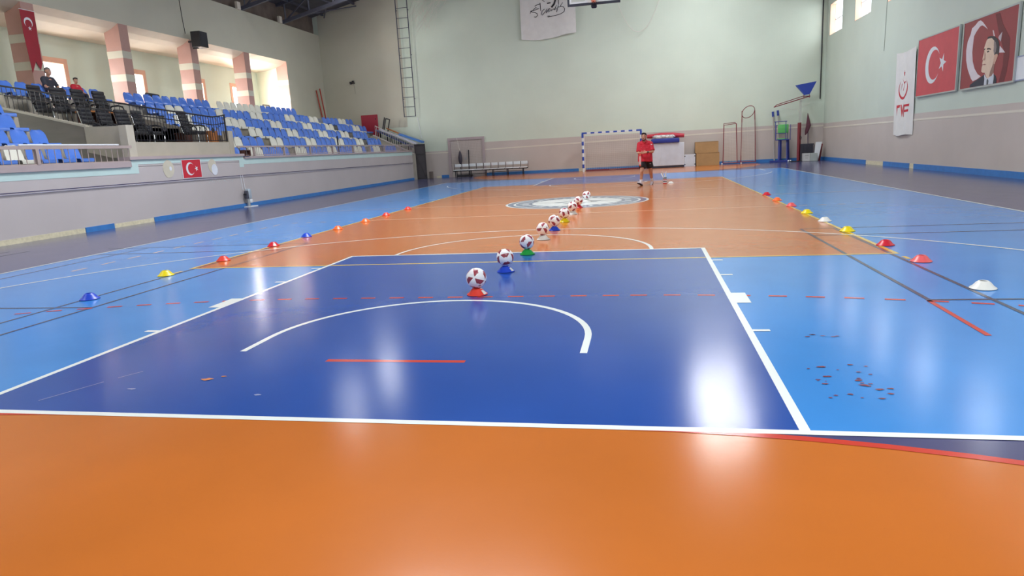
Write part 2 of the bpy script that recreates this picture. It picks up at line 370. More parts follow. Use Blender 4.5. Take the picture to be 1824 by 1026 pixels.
def window(n, x, sgn, y0, y1, z0, z1, reveal, depth, cols, rows, border=0.0):
    """opening lining, frame bars and panes of one wall window; sgn +1 when the outside is towards +x"""
    e = struct(empty('window_%d' % n, (x, (y0+y1)/2, z0)))
    hy, hz = (y1-y0)/2, z1-z0; g = sgn*depth
    b = MB(); t = 0.012
    for a, c in (((0, -hy, 0), (g, -hy+t, hz)), ((0, hy-t, 0), (g, hy, hz)), ((0, -hy, 0), (g, hy, t)), ((0, -hy, hz-t), (g, hy, hz))):
        b.box([min(a[i], c[i]) for i in range(3)], [max(a[i], c[i]) for i in range(3)])
    if border:
        f = -sgn*0.02
        for a, c in (((f, -hy-border, 0), (0, -hy, hz+border)), ((f, hy, 0), (0, hy+border, hz+border)), ((f, -hy, hz), (0, hy, hz+border))):
            b.box([min(a[i], c[i]) for i in range(3)], [max(a[i], c[i]) for i in range(3)])
    b.build('window_reveal', reveal, e)
    fr = MB(); w = 0.05
    for i in range(cols+1):
        y = -hy+2*hy*i/cols; fr.box((g-0.03, max(-hy, y-w/2), 0), (g+0.03, min(hy, y+w/2), hz))
    for i in range(rows+1):
        z = hz*i/rows; fr.box((g-0.028, -hy, max(0, z-w/2)), (g+0.028, hy, min(hz, z+w/2)))
    fr.build('window_frame', WHITE, e)
    for i in range(cols):
        for j in range(rows):
            MB().box((g-0.004, -hy+2*hy*i/cols+w/2, hz*j/rows+w/2), (g+0.004, -hy+2*hy*(i+1)/cols-w/2, hz*(j+1)/rows-w/2)).build('window_pane', GLASS, e)
    return e
for k, (a, b_) in enumerate(wys): window(k+1, XR, 1, a, b_, WZ0, WZ1, PEACH, 0.28, 2, 2)
# wall behind the camera
struct(MB().box((-19, YF-0.3, 0), (XR+0.5, YF, ztop(-2.92)+0.2)).build('wall_front', WALL))
# stand side: bulkhead, pillars, gallery wall and soffit
XP, XG = -16.7, -18.5
struct(MB().box((XP-0.55, YF, 8.3), (XP-0.3, YB, 9.45)).build('wall_left_parapet', mat('dusty_brown', (112, 100, 92), 0.8, var=0.25, scale=1.5)))
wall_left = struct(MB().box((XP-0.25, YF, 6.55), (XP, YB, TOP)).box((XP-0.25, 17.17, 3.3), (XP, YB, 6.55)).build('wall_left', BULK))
band_left = struct(MB().prism([(XP, 3.0), (XP, 9.5), (-11.75, 10.6), (-11.75, 3.0)], 'y', YB-0.012, YB).build('grey_overlay', BULK, wall_back))  # end wall left of the ladder overlaid in the bulkhead's grey
gal = MB(); gys = [(3.45+3.95*k, 4.50+3.95*k) for k in range(-6, 3) if k != -1]+[(14.75, 15.80)]; GZ0, GZ1 = 3.75, 5.2
gal.box((XG-0.4, YF, 0), (XG, YB, GZ0)); gal.box((XG-0.4, YF, GZ1), (XG, YB, ztop(-18.9)+0.3))
e = [YF]+[q for a, b_ in gys for q in (a, b_)]+[YB]
for i in range(0, len(e), 2): gal.box((XG-0.4, e[i], GZ0), (XG, e[i+1], GZ1))
wall_gallery = struct(gal.build('wall_gallery', WALL))
for k, (a, b_) in enumerate(gys): window(k+11, XG, -1, a, b_, GZ0, GZ1, PEACH, 0.24, 1, 1, 0.18)
struct(MB().prism([(XP, 6.55), (-17.0, 6.38), (-17.35, 6.26), (-18.0, 6.14), (XG, 6.12), (XG, 6.5), (XP-0.1, 6.75)], 'y', YF, 17.3).build('ceiling_gallery', mat('soffit_cream', (208, 198, 182), 0.6, var=0.03)))
struct(MB().box((XG, 17.17, 3.3), (XP-0.25, 17.35, 6.3)).build('wall_gallery_end', WALL))
struct(MB().box((-18.6, YF, 3.2), (-15.68, 17.2, 3.5)).build('floor_gallery', CONC))
for k in range(-6, 5):
    y = 1.36+3.95*k
    p = struct(empty('pillar', (XP, y+0.23, 3.5)))
    y1 = 0.225 if k < 4 else 0.15
    MB().box((-0.62, -0.225, 0), (-0.001, y1, 3.05)).build('shaft', PINK, p)
    for z in (1.06, 1.87): MB().box((-0.626, -0.231, z), (0.006, y1+0.006, z+0.25)).build('painted_band', mat('pillar_band', (198, 196, 180), 0.5, var=0.03), p)
# roof deck with translucent daylight panels (ridge pair added), trusses and purlins
def deck(x0, x1, y0, y1): return [(x0, y0, ztop(x0)), (x1, y0, ztop(x1)), (x1, y1, ztop(x1)), (x0, y1, ztop(x0))]
holes = []     # daylight panels as (x0, x1, y0, y1)
for y in (-19, 10, 15): holes += [(3.9, 6.1, y-0.2, y+3.0)]
for y in (-19, -13, 10.4, 15.4): holes += [(-12.9, -11.9, y+0.6, y+2.2)]
for y in (-4.2,): holes += [(-5.2, -2.92, y-0.2, y+3.0), (-2.92, -0.6, y-0.2, y+3.0)]  # unseen ridge panels, added to light the middle of the court
xs = [-19.2, -12.9, -11.9, -5.2, -2.92, -0.6, 3.9, 6.1, XR+0.5]; ys = sorted({YF-0.3, YB+0.3}|{h[2] for h in holes}|{h[3] for h in holes})
rb = MB()
for i in range(len(xs)-1):
    for j in range(len(ys)-1):
        if any(h[0]-1e-3 < xs[i] and xs[i+1] < h[1]+1e-3 and h[2]-1e-3 < ys[j] and ys[j+1] < h[3]+1e-3 for h in holes): continue
        q = deck(xs[i], xs[i+1], ys[j], ys[j+1]); rb.add(q+[(x, y, z+0.12) for x, y, z in q], [(0,1,2,3),(7,6,5,4),(0,4,5,1),(1,5,6,2),(2,6,7,3),(3,7,4,0)])
ceiling = struct(rb.build('ceiling', ROOFM))
SKYM = mat('daylight_panel', (240, 242, 244), 0.5, var=0.0, emit=SKYLIGHT); SKYD = mat('daylight_panel_dimmed', (240, 242, 244), 0.5, var=0.0, emit=SKYLIGHT*0.55)  # far-end panels emit less, to weaken their reflections in the floor
for h in holes:
    q = deck(*h); SK = SKYD if h[2] > 0 else SKYM; struct(MB().add([(x, y, z+0.06) for x, y, z in q], [(3, 2, 1, 0)]).build('skylight_panel', SK, ceiling))
tr0 = struct(empty('roof_truss', (0, 17.34, 0)))
def zc(x): return TOP+0.227*(13.8-abs(x+2.92))
tb = MB()
tb.beam((XP-0.05, 0, zc(XP)+0.08), (-2.92, 0, zc(-2.92)+0.08), 0.14, 0.16); tb.beam((-2.92, 0, zc(-2.92)+0.08), (XR, 0, zc(XR)+0.08), 0.14, 0.16)
tb.build('lower_chord', STEEL, tr0)
tb = MB(); tb.beam((XP-0.3, 0, zc(XP)+0.92), (-2.92, 0, zc(-2.92)+0.92), 0.14, 0.14); tb.beam((-2.92, 0, zc(-2.92)+0.92), (XR+0.2, 0, zc(XR)+0.92), 0.14, 0.14)
tb.build('upper_chord', STEEL, tr0)
nx = 20
for i in range(nx+1):
    x = XP+0.15+(XR-XP-0.3)*i/nx; MB().beam((x, 0, zc(x)+0.08), (x, 0, zc(x)+0.92), 0.07, 0.07).build('upright', STEEL, tr0)
    if i < nx:
        x2 = XP+0.15+(XR-XP-0.3)*(i+1)/nx; a, b_ = (0.1, 0.9) if i % 2 == 0 else (0.9, 0.1)
        MB().beam((x, 0, zc(x)+a), (x2, 0, zc(x2)+b_), 0.06, 0.06).build('diagonal', STEEL, tr0)
MB().box((XP-0.02, -0.55, TOP-0.02), (XP+0.10, -0.28, TOP+0.3)).build('bearing_block', CREAM, tr0)
for k in range(1, 6):
    c = copy_tree(tr0); c.location.y = 17.34-3.76*k
pl = MB()
for i in range(14):
    x = XP+0.4+1.95*i; pl.beam((x, YF, ztop(x)-0.07), (x, YB, ztop(x)-0.07), 0.08, 0.12)
struct(pl.build('roof_purlins', STEEL)); 
struct(MB().beam((-15.6, 15.4, zc(-15.6)+0.5), (-12.9, 17.3, zc(-12.9)+0.9), 0.06, 0.06).beam((-12.9, 15.4, zc(-12.9)+0.5), (-15.6, 17.3, zc(-15.6)+0.9), 0.06, 0.06).beam((-16.2, 17.4, zc(-16.2)+0.2), (-14.2, 21.2, zc(-14.2)+0.8), 0.06, 0.06).beam((-14.2, 17.4, zc(-14.2)+0.2), (-16.2, 21.2, zc(-16.2)+0.8), 0.06, 0.06).build('roof_bracing', STEEL))
# baseboards
bb = struct(empty('baseboard_left')); 
for y0, y1, m, h in ((-10, -3.54, PLASTER, 0.11), (-3.54, -2.64, BASEB, 0.12), (-2.64, -1.22, PLASTER, 0.10), (-1.22, 20.2, BASEB, 0.12)):
    MB().box((XL, y0, 0), (XL+(0.02 if m is BASEB else 0.008), y1-0.01, h)).build('baseboard_strip', m, bb)
bb = struct(empty('baseboard_right'))
for y0, y1, m, h in ((YF, 8.75, BASEB, 0.17), (8.75, 9.15, PLASTER, 0.17), (9.15, 11.85, BASEB, 0.17), (11.85, 14.0, PLASTER, 0.15), (14.0, YB, BASEB, 0.17)):
    MB().box((XR-(0.02 if m is BASEB else 0.008)-0.012, y0, 0), (XR-0.012, y1-0.015, h)).build('baseboard_strip', m, bb)
bb = struct(empty('baseboard_back'))
for x0, x1, m, h in ((-10.2, -9.9, PLASTER, 0.10), (-9.9, -9.45, BASEB, 0.15), (-7.2, -1.9, BASEB, 0.16), (-1.9, -1.5, PLASTER, 0.16), (-1.5, 5.0, BASEB, 0.16), (5.0, XR, BASEB, 0.17)):
    MB().box((x0, YB-(0.034 if m is BASEB else 0.02), 0), (x1-0.01, YB-0.012, h)).build('baseboard_strip', m, bb)

# ------------------------------------------------------------------ the stand
stand = struct(empty('grandstand'))
YE = 20.15
MB().box((XL-0.3, YF, 0), (XL, YE, 1.47)).build('front_wall', MAUVE, stand)
def trim_band(name, segs, m, out):
    b = MB()
    for y0, y1, z0, z1 in segs: b.box((XL-0.32, y0, z0), (XL+out, y1, z1))
    return b.build(name, m, stand)
trim_band('mint_band', [(YF, -1.72, 1.29, 1.46), (-1.72, -1.5, 1.29, 1.52), (-1.72, 3.30, 1.52, 1.64), (3.06, 3.30, 1.29, 1.52), (3.30, YE, 1.38, 1.56)], MINT, 0.006)
trim_band('coping', [(YF, -1.78, 1.46, 1.60), (-1.80, 3.36, 1.64, 1.72), (3.36, YE, 1.56, 1.63)], CAPM, 0.05)
MB().box((XL-0.3, -1.78, 1.46), (XL, 3.34, 1.66)).build('front_wall', MAUVE, stand)
MB().box((-13.2, -2.3, 0), (-11.5, -1.45, 1.23)).build('terrace', CONC, stand)
for y0, y1, dz in ((YF, -2.3, 0.10), (-1.45, 3.05, 0.0), (3.05, YE, 0.0)):
    if y1 == 3.05:
        prof = [(-11.5, 0), (-11.5, 1.95), (-13.1, 1.95), (-13.1, 2.62), (-14.98, 2.62), (-14.98, 3.52), (-15.68, 3.52), (-15.68, 0)]
    else:
        prof = [(-11.5, 0), (-11.5, 1.13+dz)]
        for k in range(6):
            xx = -11.8-0.65*k if k < 5 else -15.03; zz = 1.54+0.4*k+dz
            if k == 5: zz = 3.52
            prof += [(xx, prof[-1][1]), (xx, zz)]
        prof += [(-15.68, 3.52), (-15.68, 0)]
    MB().prism(prof, 'y', y0, y1).build('terrace', CONC, stand)
# walls of the raised box
MB().prism([(-11.35, 1.7), (-11.35, 2.5), (-12.6, 2.54), (-15.68, 3.32), (-15.68, 1.2), (-11.35, 1.2)], 'y', -1.50, -1.30).build('box_side_wall', CONCD, stand)
MB().prism([(-11.345, 1.7), (-11.345, 2.51), (-12.6, 2.55), (-12.6, 1.9), (-11.9, 1.72)], 'y', -1.515, -1.29).build('box_panel', BOXB, stand)
MB().prism([(-11.36, 1.2), (-11.36, 2.12), (-11.6, 2.3), (-12.6, 2.54), (-15.0, 3.17), (-15.68, 3.32), (-15.68, 1.2)], 'y', 2.92, 3.08).build('box_side_wall', CONCD, stand)
MB().box((-11.55, -1.30, 1.66), (-11.35, 2.92, 2.10)).build('box_front_wall', BOXB, stand)
MB().box((-11.56, 2.88, 1.66), (-11.34, 3.12, 2.45)).build('box_pier', BOXB, stand)
MB().box((-11.55, -1.56, 1.68), (-11.33, -1.29, 2.53)).build('box_pier', mat('box_pier_pale', (192, 186, 172), 0.6), stand)
MB().beam((-12.55, -1.40, 2.56), (-15.68, -1.40, 3.34), 0.24, 0.05).build('box_coping', mat('box_pier_pale', (192, 186, 172)), stand)
MB().box((-13.13, -1.3, 1.95), (-13.10, 2.92, 2.62)).build('tier_riser', mat('riser_brown', (96, 84, 78), 0.6), stand)
MB().prism([(-13.75, 1.7), (-13.75, 2.74), (-14.40, 2.74), (-14.40, 3.14), (-15.03, 3.14), (-15.03, 3.52), (-15.68, 3.52), (-15.68, 1.7)], 'y', YE, 20.80).build('terrace', CONC, stand)
# stair beside the back wall: sloped parapet and steps
MB().prism([(-11.05, 0), (-11.05, 1.45), (-13.45, 2.58), (-13.6, 2.58), (-13.6, 0)], 'y', 20.1, 20.25).build('stair_parapet', CONC, stand)
sp = MB()
for i in range(9): sp.box((-13.6+0.28*i-0.3, 20.25, 0), (-13.6+0.28*(i+1), YB, 1.7-0.19*i))
sp.box((-16.4, 20.82, 0), (-13.8, YB, 1.7)); sp.build('stair_steps', CONC, stand)
MB().box((-16.68, 17.0, 0), (-15.3, YB, 3.52)).build('landing', CONC, stand)

# ------------------------------------------------------------------ small building parts
def recess_frame():
    d = struct(empty('door_1', (-8.33, YB, 0)))
    b = MB(); b.box((-1.08, -0.06, 0), (-0.92, -0.001, 2.22)); b.box((0.94, -0.06, 0), (1.09, -0.001, 2.22)); b.box((-0.92, -0.06, 2.07), (0.94, -0.001, 2.22))
    b.build('door_frame', CAPM, d)
    for x0, x1 in ((-0.915, -0.005), (0.005, 0.935)):
        MB().box((x0, -0.018, 0.0), (x1, -0.003, 2.065)).build('door_leaf', WAINS, d)
    MB().box((-0.1, -0.05, 0.98), (-0.03, -0.018, 1.10)).build('door_handle', ALU, d)
recess_frame()
def oval(cy, cz, ry, rz, m, th, name='worn_emblem'):
    rnd = random.Random(int(cy*100)); pts = [(cy+ry*math.cos(2*PI*i/28)*(0.95+0.08*rnd.random()), cz+rz*math.sin(2*PI*i/28)*(0.95+0.08*rnd.random())) for i in range(28)]
    return MB().prism(pts, 'x', XL-0.02, XL+th).build(name, m, stand)
oval(-0.36, 1.36, 0.23, 0.24, mat('emblem_trace_cream', (206, 200, 182), 0.6), 0.008); oval(1.62, 1.38, 0.20, 0.21, mat('emblem_trace_cream', (206, 200, 182)), 0.008)
oval(1.70, 1.27, 0.15, 0.17, mat('emblem_trace_white', (224, 230, 240), 0.6), 0.011); oval(-0.28, 1.37, 0.05, 0.06, mat('emblem_trace_white', (224, 230, 240)), 0.011)
fl = MB()
for i in range(16): fl.prism([(1.35+0.085*i+0.012*math.cos(t), 0.88+0.1*((i*5) % 7)/7+0.010*math.sin(t)) for t in (0, 1.2, 2.5, 3.8, 5.0)], 'x', XL-0.01, XL+0.006)
fl.build('plaster_flecks', MINT, stand)['kind'] = 'stuff'

# ------------------------------------------------------------------ seats of the stand
def seat_mesh():
    """one moulded bucket shell: front lip, pan, bend and backrest with rounded top corners; origin at the step under the backrest"""
    prof = [(0.40, 0.0), (0.405, 0.05), (0.39, 0.085), (0.30, 0.075), (0.18, 0.06), (0.08, 0.065), (0.02, 0.11), (-0.02, 0.20), (-0.055, 0.30), (-0.075, 0.37), (-0.085, 0.41), (-0.09, 0.425)]
    wid = [0.20, 0.205, 0.212, 0.215, 0.218, 0.22, 0.222, 0.222, 0.215, 0.19, 0.145, 0.10]
    n = 8; rows = []
    for (x, z), w_ in zip(prof, wid):
        r = []
        for i in range(n+1):
            t = -1+2*i/n; up = max(0.0, min(1.0, (z-0.1)/0.15))
            r.append(Vector((x + 0.035*t*t*up, w_*t, z + (0.022*t*t*(1-up) if 0.05 < x < 0.39 else 0))))
        rows.append(r)
    b = MB(); vs = [p for r in rows for p in r]; m = n+1; k = len(rows)
    nb = []
    for i in range(k):
        for j in range(m):
            a = rows[min(i+1, k-1)][j]-rows[max(i-1, 0)][j]; c = rows[i][min(j+1, n)]-rows[i][max(j-1, 0)]
            nb.append(rows[i][j]+a.cross(c).normalized()*0.012)
    N0 = len(vs); fs = []
    for i in range(k-1):
        for j in range(n):
            q = (i*m+j, i*m+j+1, (i+1)*m+j+1, (i+1)*m+j); fs.append(q); fs.append(tuple(N0+x for x in reversed(q)))
    for j in range(n):
        for i0 in (0, (k-1)*m): fs.append((i0+j, i0+j+1, N0+i0+j+1, N0+i0+j))
    for i in range(k-1):
        for j0 in (0, n): fs.append((i*m+j0, (i+1)*m+j0, N0+(i+1)*m+j0, N0+i*m+j0))
    b.add(vs+nb, fs); b.box((-0.03, -0.03, 0.0), (0.02, 0.03, 0.13)); b.box((0.1, -0.03, 0.0), (0.3, 0.03, 0.062))
    return b
SB = seat_mesh().build('bucket_seat', SEATB, smooth=True); SW = seat_mesh().build('bucket_seat', SEATW, smooth=True)
used = {}
ORD = 'first second third fourth fifth sixth seventh eighth ninth tenth eleventh twelfth thirteenth fourteenth fifteenth sixteenth seventeenth eighteenth nineteenth twentieth'.split()
ORD += ['twenty-'+q for q in ORD[:9]]+['thirtieth']+['thirty-'+q for q in ORD[:9]]+['fortieth']+['forty-'+q for q in ORD[:9]]
ROWN = ['front row', 'second row', 'third row', 'fourth row', 'fifth row', 'back row']
def seat(x, y, z, c, label, grp, rz=0.0):
    src = SB if c == 'B' else SW
    if src.name not in used: used[src.name] = 1; o = src
    else: o = src.copy(); COL.objects.link(o)
    o.location = (x, y, z); o.rotation_euler = (0, 0, rz); tag(o, label, 'stadium seat', grp)
    return o
seq = {1: (4.40, 0.481, 'BBWWBBBB_WWBBBBWWBBBBWWB_BWW_BBBB'), 2: (5.62, 0.486, 'WBBB_WWBBBBWWBBBBWWBBBWW_BBBB'), 3: (6.22, 0.490, 'BB_WWBBBBWWBBBBWWBBBWW_BBBB'),
       4: (7.62, 0.476, 'WWBBBBWWBBBBWWBBBWW_BBBBWWBB'), 5: (8.15, 0.480, 'BBBBWWBBBBWWBBBWW_BBBBWWBB')}
pre = {2: 'BBWW', 3: 'BWWBB', 4: 'BWWBBBBW', 5: 'BBWWBBBBW'}
for k, (y0, dy, s) in seq.items():
    p = pre.get(k, ''); n = 0
    for i, c in enumerate(p+s):
        y = y0+(i-len(p))*dy
        if c == '_' or y < 3.4: continue
        n += 1; cn = 'blue' if c == 'B' else 'white'
        seat(-12.1-0.65*(k-1), y, 1.54+0.4*(k-1), c, '%s bucket seat, %s of the long block, %s from the railed box' % (cn, ROWN[k-1], ORD[n-1]), 'bucket seats in the %s of the long block' % ROWN[k-1])
n = 0; y = 3.05
for c in 'BBBBBBBBBB_WWWWWWWBBBBBBB':     # the back row, in front of the pillars
    y += 0.465
    if c == '_': continue
    n += 1; cn = 'blue' if c == 'B' else 'white'
    seat(-15.25, y, 3.52, c, '%s bucket seat in the back row by the pillars, %s past the box' % (cn, ORD[n-1]), 'bucket seats in the back row by the pillars')
n = 0
for i, c in enumerate('BBB_BBB_'):
    if c == '_': continue
    n += 1; seat(-15.25, -1.05+0.52*i, 3.52, c, 'blue plastic bucket seat in the back row, %s along behind the office chairs' % ORD[n-1], 'bucket seats behind the office chairs')
for k, ys_ in {1: (-2.56, -3.10, -3.64, -4.17, -4.70), 2: (-2.78, -3.32, -3.85, -4.4), 3: (-2.98, -3.5, -4.02), 4: (-2.62, -3.15)}.items():
    for i, y in enumerate(ys_):
        c = 'W' if (k, i) == (1, 3) else 'B'; cn = 'white' if c == 'W' else 'blue'
        seat(-12.1-0.65*(k-1), y, 1.64+0.4*(k-1), c, 'glossy %s bucket seat in the %s beside the grey sloping wall, %s from it' % (cn, ROWN[k-1], ORD[i]), 'bucket seats beside the grey sloping wall')

# ------------------------------------------------------------------ railings
def bars(parent, src, pts):
    for p in pts: linked(src, 'baluster', parent, p)
r1 = tag(empty('railing', (XL+0.02, 12.0, 1.63)), 'long mauve-grey bar railing in front of the blue and white seats', 'railing')
MB().box((-0.03, -8.98, 0.29), (0.03, 8.6, 0.34)).build('top_rail', RAILG, r1); MB().box((-0.015, -8.6, 0.02), (0.015, 8.6, 0.045)).build('bottom_rail', RAILG, r1)
for y in (3.97, 5.95, 7.96, 9.94, 12.03, 13.97, 15.85, 18.2, 20.5): MB().box((-0.035, y-12.0-0.035, 0), (0.035, y-12.0+0.035, 0.29)).build('post', RAILG, r1)
b0 = MB().tube((0, 0, 0.03), (0, 0, 0.30), 0.0085, 5).build('baluster', RAILG, r1, loc=(0, -8.6, 0))
for i in range(1, 137):
    linked(b0, 'baluster', r1, (0, -8.6+0.125*i, 0))
r2_ = tag(empty('railing', (XL+0.02, -4.0, 1.60)), 'short mauve-grey bar railing in front of the nearest blue seats', 'railing')
MB().box((-0.035, -4.5, 0.33), (0.035, 2.32, 0.40)).build('top_rail', RAILG, r2_); MB().box((-0.015, -4.5, -0.0), (0.015, 2.2, 0.02)).build('bottom_rail', RAILG, r2_)
for y in (-4.5, -2.6, -0.50): MB().box((-0.04, y-0.04, 0), (0.04, y+0.04, 0.33)).build('post', RAILG, r2_)
b1 = MB().tube((0, 0, 0.0), (0, 0, 0.35), 0.0095, 6).build('baluster', RAILG, r2_, loc=(0, -4.3, 0))
for i in range(1, 36): linked(b1, 'baluster', r2_, (0, -4.3+0.186*i, 0))
bx = tag(empty('box_railing', (-11.45, 0.8, 2.10)), 'black wrought railing round the raised box of office chairs', 'railing')
top = [(-3.9, -2.20, 1.72), (-2.5, -2.20, 1.44), (-0.9, -2.20, 1.14), (0.05, -2.18, 0.96), (0.08, -1.9, 0.93), (0.08, 1.40, 0.76), (0.08, 2.02, 0.83), (0.05, 2.10, 0.85), (-0.05, 2.12, 0.84)]
MB().path(top, 0.022, 6).build('top_rail', BLACK, bx)
MB().path([(x, y, z-0.24) for x, y, z in top], 0.014, 6).build('middle_rail', BLACK, bx)
MB().path([(0.08, -2.1, 0.05), (0.08, 2.02, 0.05)], 0.012, 5).build('bottom_rail', BLACK, bx)
MB().tube((0.08, 2.02, 0.02), (0.08, 2.02, 0.84), 0.026, 6).build('post', BLACK, bx); MB().tube((0.02, 2.12, 0.34), (0.02, 2.12, 0.86), 0.022, 6).build('post', BLACK, bx)
def lerp_top(y):
    a, b_ = (-1.9, 0.93), (1.40, 0.76)
    return a[1]+(b_[1]-a[1])*(y-a[0])/(b_[0]-a[0]) if y < 1.4 else 0.76+0.07*(y-1.4)/0.62
for i in range(34):
    y = -2.06+0.12*i; MB().tube((0.08, y, 0.03), (0.08, y, lerp_top(y)), 0.0085, 5).build('baluster', BLACK, bx)
for i in range(26):
    x = -0.1-0.145*i; zt = 0.96+0.198*(-x); zb = 0.43 if x > -1.15 else 0.45+0.25*(-x-1.1)
    MB().tube((x, -2.20, zb), (x, -2.20, zt), 0.0085, 5).build('baluster', BLACK, bx)
for y in (-1.45, -0.85, 0.1, 1.35):      # wrought flower motifs
    b = MB(); c = Vector((0.085, y, 0.36))
    for k in range(5):
        a = PI/2+2*PI*k/5; b.ball(c+0.055*Vector((0, math.cos(a), math.sin(a))), 0.034, 5, (0.35, 1, 1))
    b.ball(c, 0.025, 5); b.build('flower_motif', BLACK, bx)
# handrail end at the top of the gangway, rail on the stair parapet
b = MB(); b.path([(-16.2, 13.5, 3.75), (-16.2, 13.5, 4.12), (-16.2, 14.05, 4.12), (-16.2, 14.25, 3.9), (-16.2, 14.25, 3.55)], 0.025, 6)
tag(b.build('gangway_rail', BLACK), 'short bent black handrail behind the back row by a pillar', 'railing')
sr = tag(empty('stair_railing', (-12.2, 20.16, 2.0)), 'white bar railing sloping down the stair beside the end wall', 'railing')
MB().path([(-1.10, 0, 0.55), (-1.10, 0, 1.12), (1.12, 0, -0.02)], 0.022, 6).build('top_rail', mat('rail_pale', (205, 196, 192), 0.4), sr)
for i in range(17):
    x = -1.02+0.133*i; MB().tube((x, 0, 0.50-0.494*(x+1.1)), (x, 0, 1.10-0.513*(x+1.1)), 0.011, 5).build('baluster', mat('rail_pale', (205, 196, 192)), sr)
MB().beam((-1.25, 0, 0.61), (1.1, 0, -0.55), 0.17, 0.05).build('coping', mat('rail_pale', (205, 196, 192)), sr)

# ------------------------------------------------------------------ office chairs and furniture in the box
def office_chair():
    r = empty('office_chair')
    MB().cbox((0.02, 0, 0.46), (0.50, 0.50, 0.10), 0.03).build('seat', LEATH, r, True)
    b = MB()
    for k in range(6):     # ribbed padded back
        x = -0.225-0.026*k; z = 0.56+0.105*k; b.cbox((x, 0, z), (0.075, 0.50-0.006*k, 0.112), 0.03)
    b.build('backrest', LEATH, r, True)
    b = MB()
    for s in (-1, 1):
        b.path([(0.24, s*0.25, 0.44), (0.27, s*0.25, 0.40), (0.27, s*0.25, 0.04), (0.25, s*0.25, 0.014), (-0.25, s*0.25, 0.014)], 0.0135, 6)
        b.path([(-0.20, s*0.255, 0.45), (-0.27, s*0.255, 0.66), (-0.36, s*0.25, 1.04)], 0.012, 6)
    b.tube((-0.25, -0.25, 0.014), (-0.25, 0.25, 0.014), 0.0135, 6).tube((-0.2, -0.25, 0.43), (-0.2, 0.25, 0.43), 0.012, 6); b.build('frame', CHROME, r, True)
    for s in (-1, 1):
        MB().path([(-0.26, s*0.268, 0.64), (-0.15, s*0.268, 0.70), (0.05, s*0.268, 0.705), (0.20, s*0.268, 0.66), (0.24, s*0.268, 0.56), (0.20, s*0.268, 0.47)], [0.018, 0.026, 0.028, 0.026, 0.016, 0.014], 6).build('armrest', LEATH, r, True)
    return r
oc = office_chair()
for i, (x, y, z, rz, lab) in enumerate([
        (-12.62, -0.98, 1.951, 0.12, 'black office chair in the lower tier of the box, against the beige corner wall'), (-12.62, -0.36, 1.951, 0.05, 'black office chair in the lower tier, second from the beige corner'),
        (-12.62, 0.28, 1.951, -0.04, 'black office chair in the lower tier, third from the beige corner'), (-12.62, 0.94, 1.951, 0.1, 'black office chair in the lower tier with its armrest clear of its neighbours'),
        (-12.0, 2.12, 1.951, 0.08, 'black ribbed office chair standing alone by the wooden box'), (-14.06, -0.98, 2.621, 0.15, 'black office chair in the upper tier against the side railing, before the pennant pillar'),
        (-14.06, -0.30, 2.621, -0.05, 'black office chair in the upper tier in front of the seated man'), (-14.06, 0.44, 2.621, 0.06, 'black office chair in the upper tier in front of the boy'),
        (-14.06, 1.22, 2.621, 0.02, 'black office chair in the upper tier, last one past the boy')]):
    o = oc if i == 0 else copy_tree(oc); o.location = (x, y, z); o.rotation_euler.z = rz; tag(o, lab, 'chair', 'office chairs in the raised box')
t = tag(empty('coffee_table', (-13.38, 0.0, 2.62)), 'low dark brown table between the two tiers of office chairs', 'table')
MB().cbox((0, 0, 0.40), (0.44, 1.3, 0.05), 0.01).build('table_top', WOOD, t); MB().box((-0.18, -0.6, 0), (-0.14, 0.6, 0.37)).build('back_panel', DWOOD, t)
for y in (-0.6, 0.6): MB().box((-0.2, y-0.03, 0), (0.2, y+0.03, 0.375)).build('side_panel', DWOOD, t)
t = tag(empty('counter', (-12.75, 2.62, 1.95)), 'dark brown counter at the back of the box beside the lone chair', 'table')
MB().cbox((0, 0, 0.49), (0.36, 0.46, 0.04), 0.01).build('counter_top', DWOOD, t); MB().box((-0.15, -0.2, 0), (0.15, 0.2, 0.47)).build('body', DWOOD, t)
t = tag(empty('wooden_box', (-11.78, 2.66, 1.95)), 'upright orange-brown wooden box inside the corner of the black railing', 'box')
MB().cbox((0, 0, 0.26), (0.22, 0.34, 0.52), 0.008).build('body', WOOD, t); MB().box((0.11, -0.14, 0.06), (0.117, 0.14, 0.46)).build('panel', WOOD, t)
t = tag(empty('loudspeaker', (-16.18, 9.2, 6.14)), 'black loudspeaker hung on the wall above a pink pillar', 'loudspeaker')
MB().cbox((0, 0, 0.34), (0.42, 0.52, 0.62), 0.02).build('cabinet', BLACK, t); MB().box((0.21, -0.23, 0.07), (0.222, 0.23, 0.62)).build('grille', mat('speaker_grille', (44, 44, 50), 0.8, bump=0.3, bscale=300), t)
MB().beam((-0.51, 0, 0.3), (-0.2, 0, 0.3), 0.06, 0.06).beam((-0.3, -0.05, 0.02), (-0.05, -0.05, 0.02), 0.05, 0.05).build('wall_bracket', BLACK, t)
MB().path([(-0.50, -0.15, 0.6), (-0.508, -0.2, 1.2), (-0.508, -0.25, 2.3)], 0.012, 5).build('cable', BLACK, t)
b = MB(); b.cbox((0, 0, 0.18), (0.22, 0.34, 0.36), 0.06); b.path([(0.0, -0.08, 0.36), (0.0, 0, 0.43), (0.0, 0.08, 0.36)], 0.012, 5); o = b.build('backpack', mat('blue_bag', (46, 96, 150), 0.7), smooth=True, loc=(-15.9, 4.55, 3.52)); tag(o, 'blue backpack at the foot of the second pillar behind the seats', 'bag')
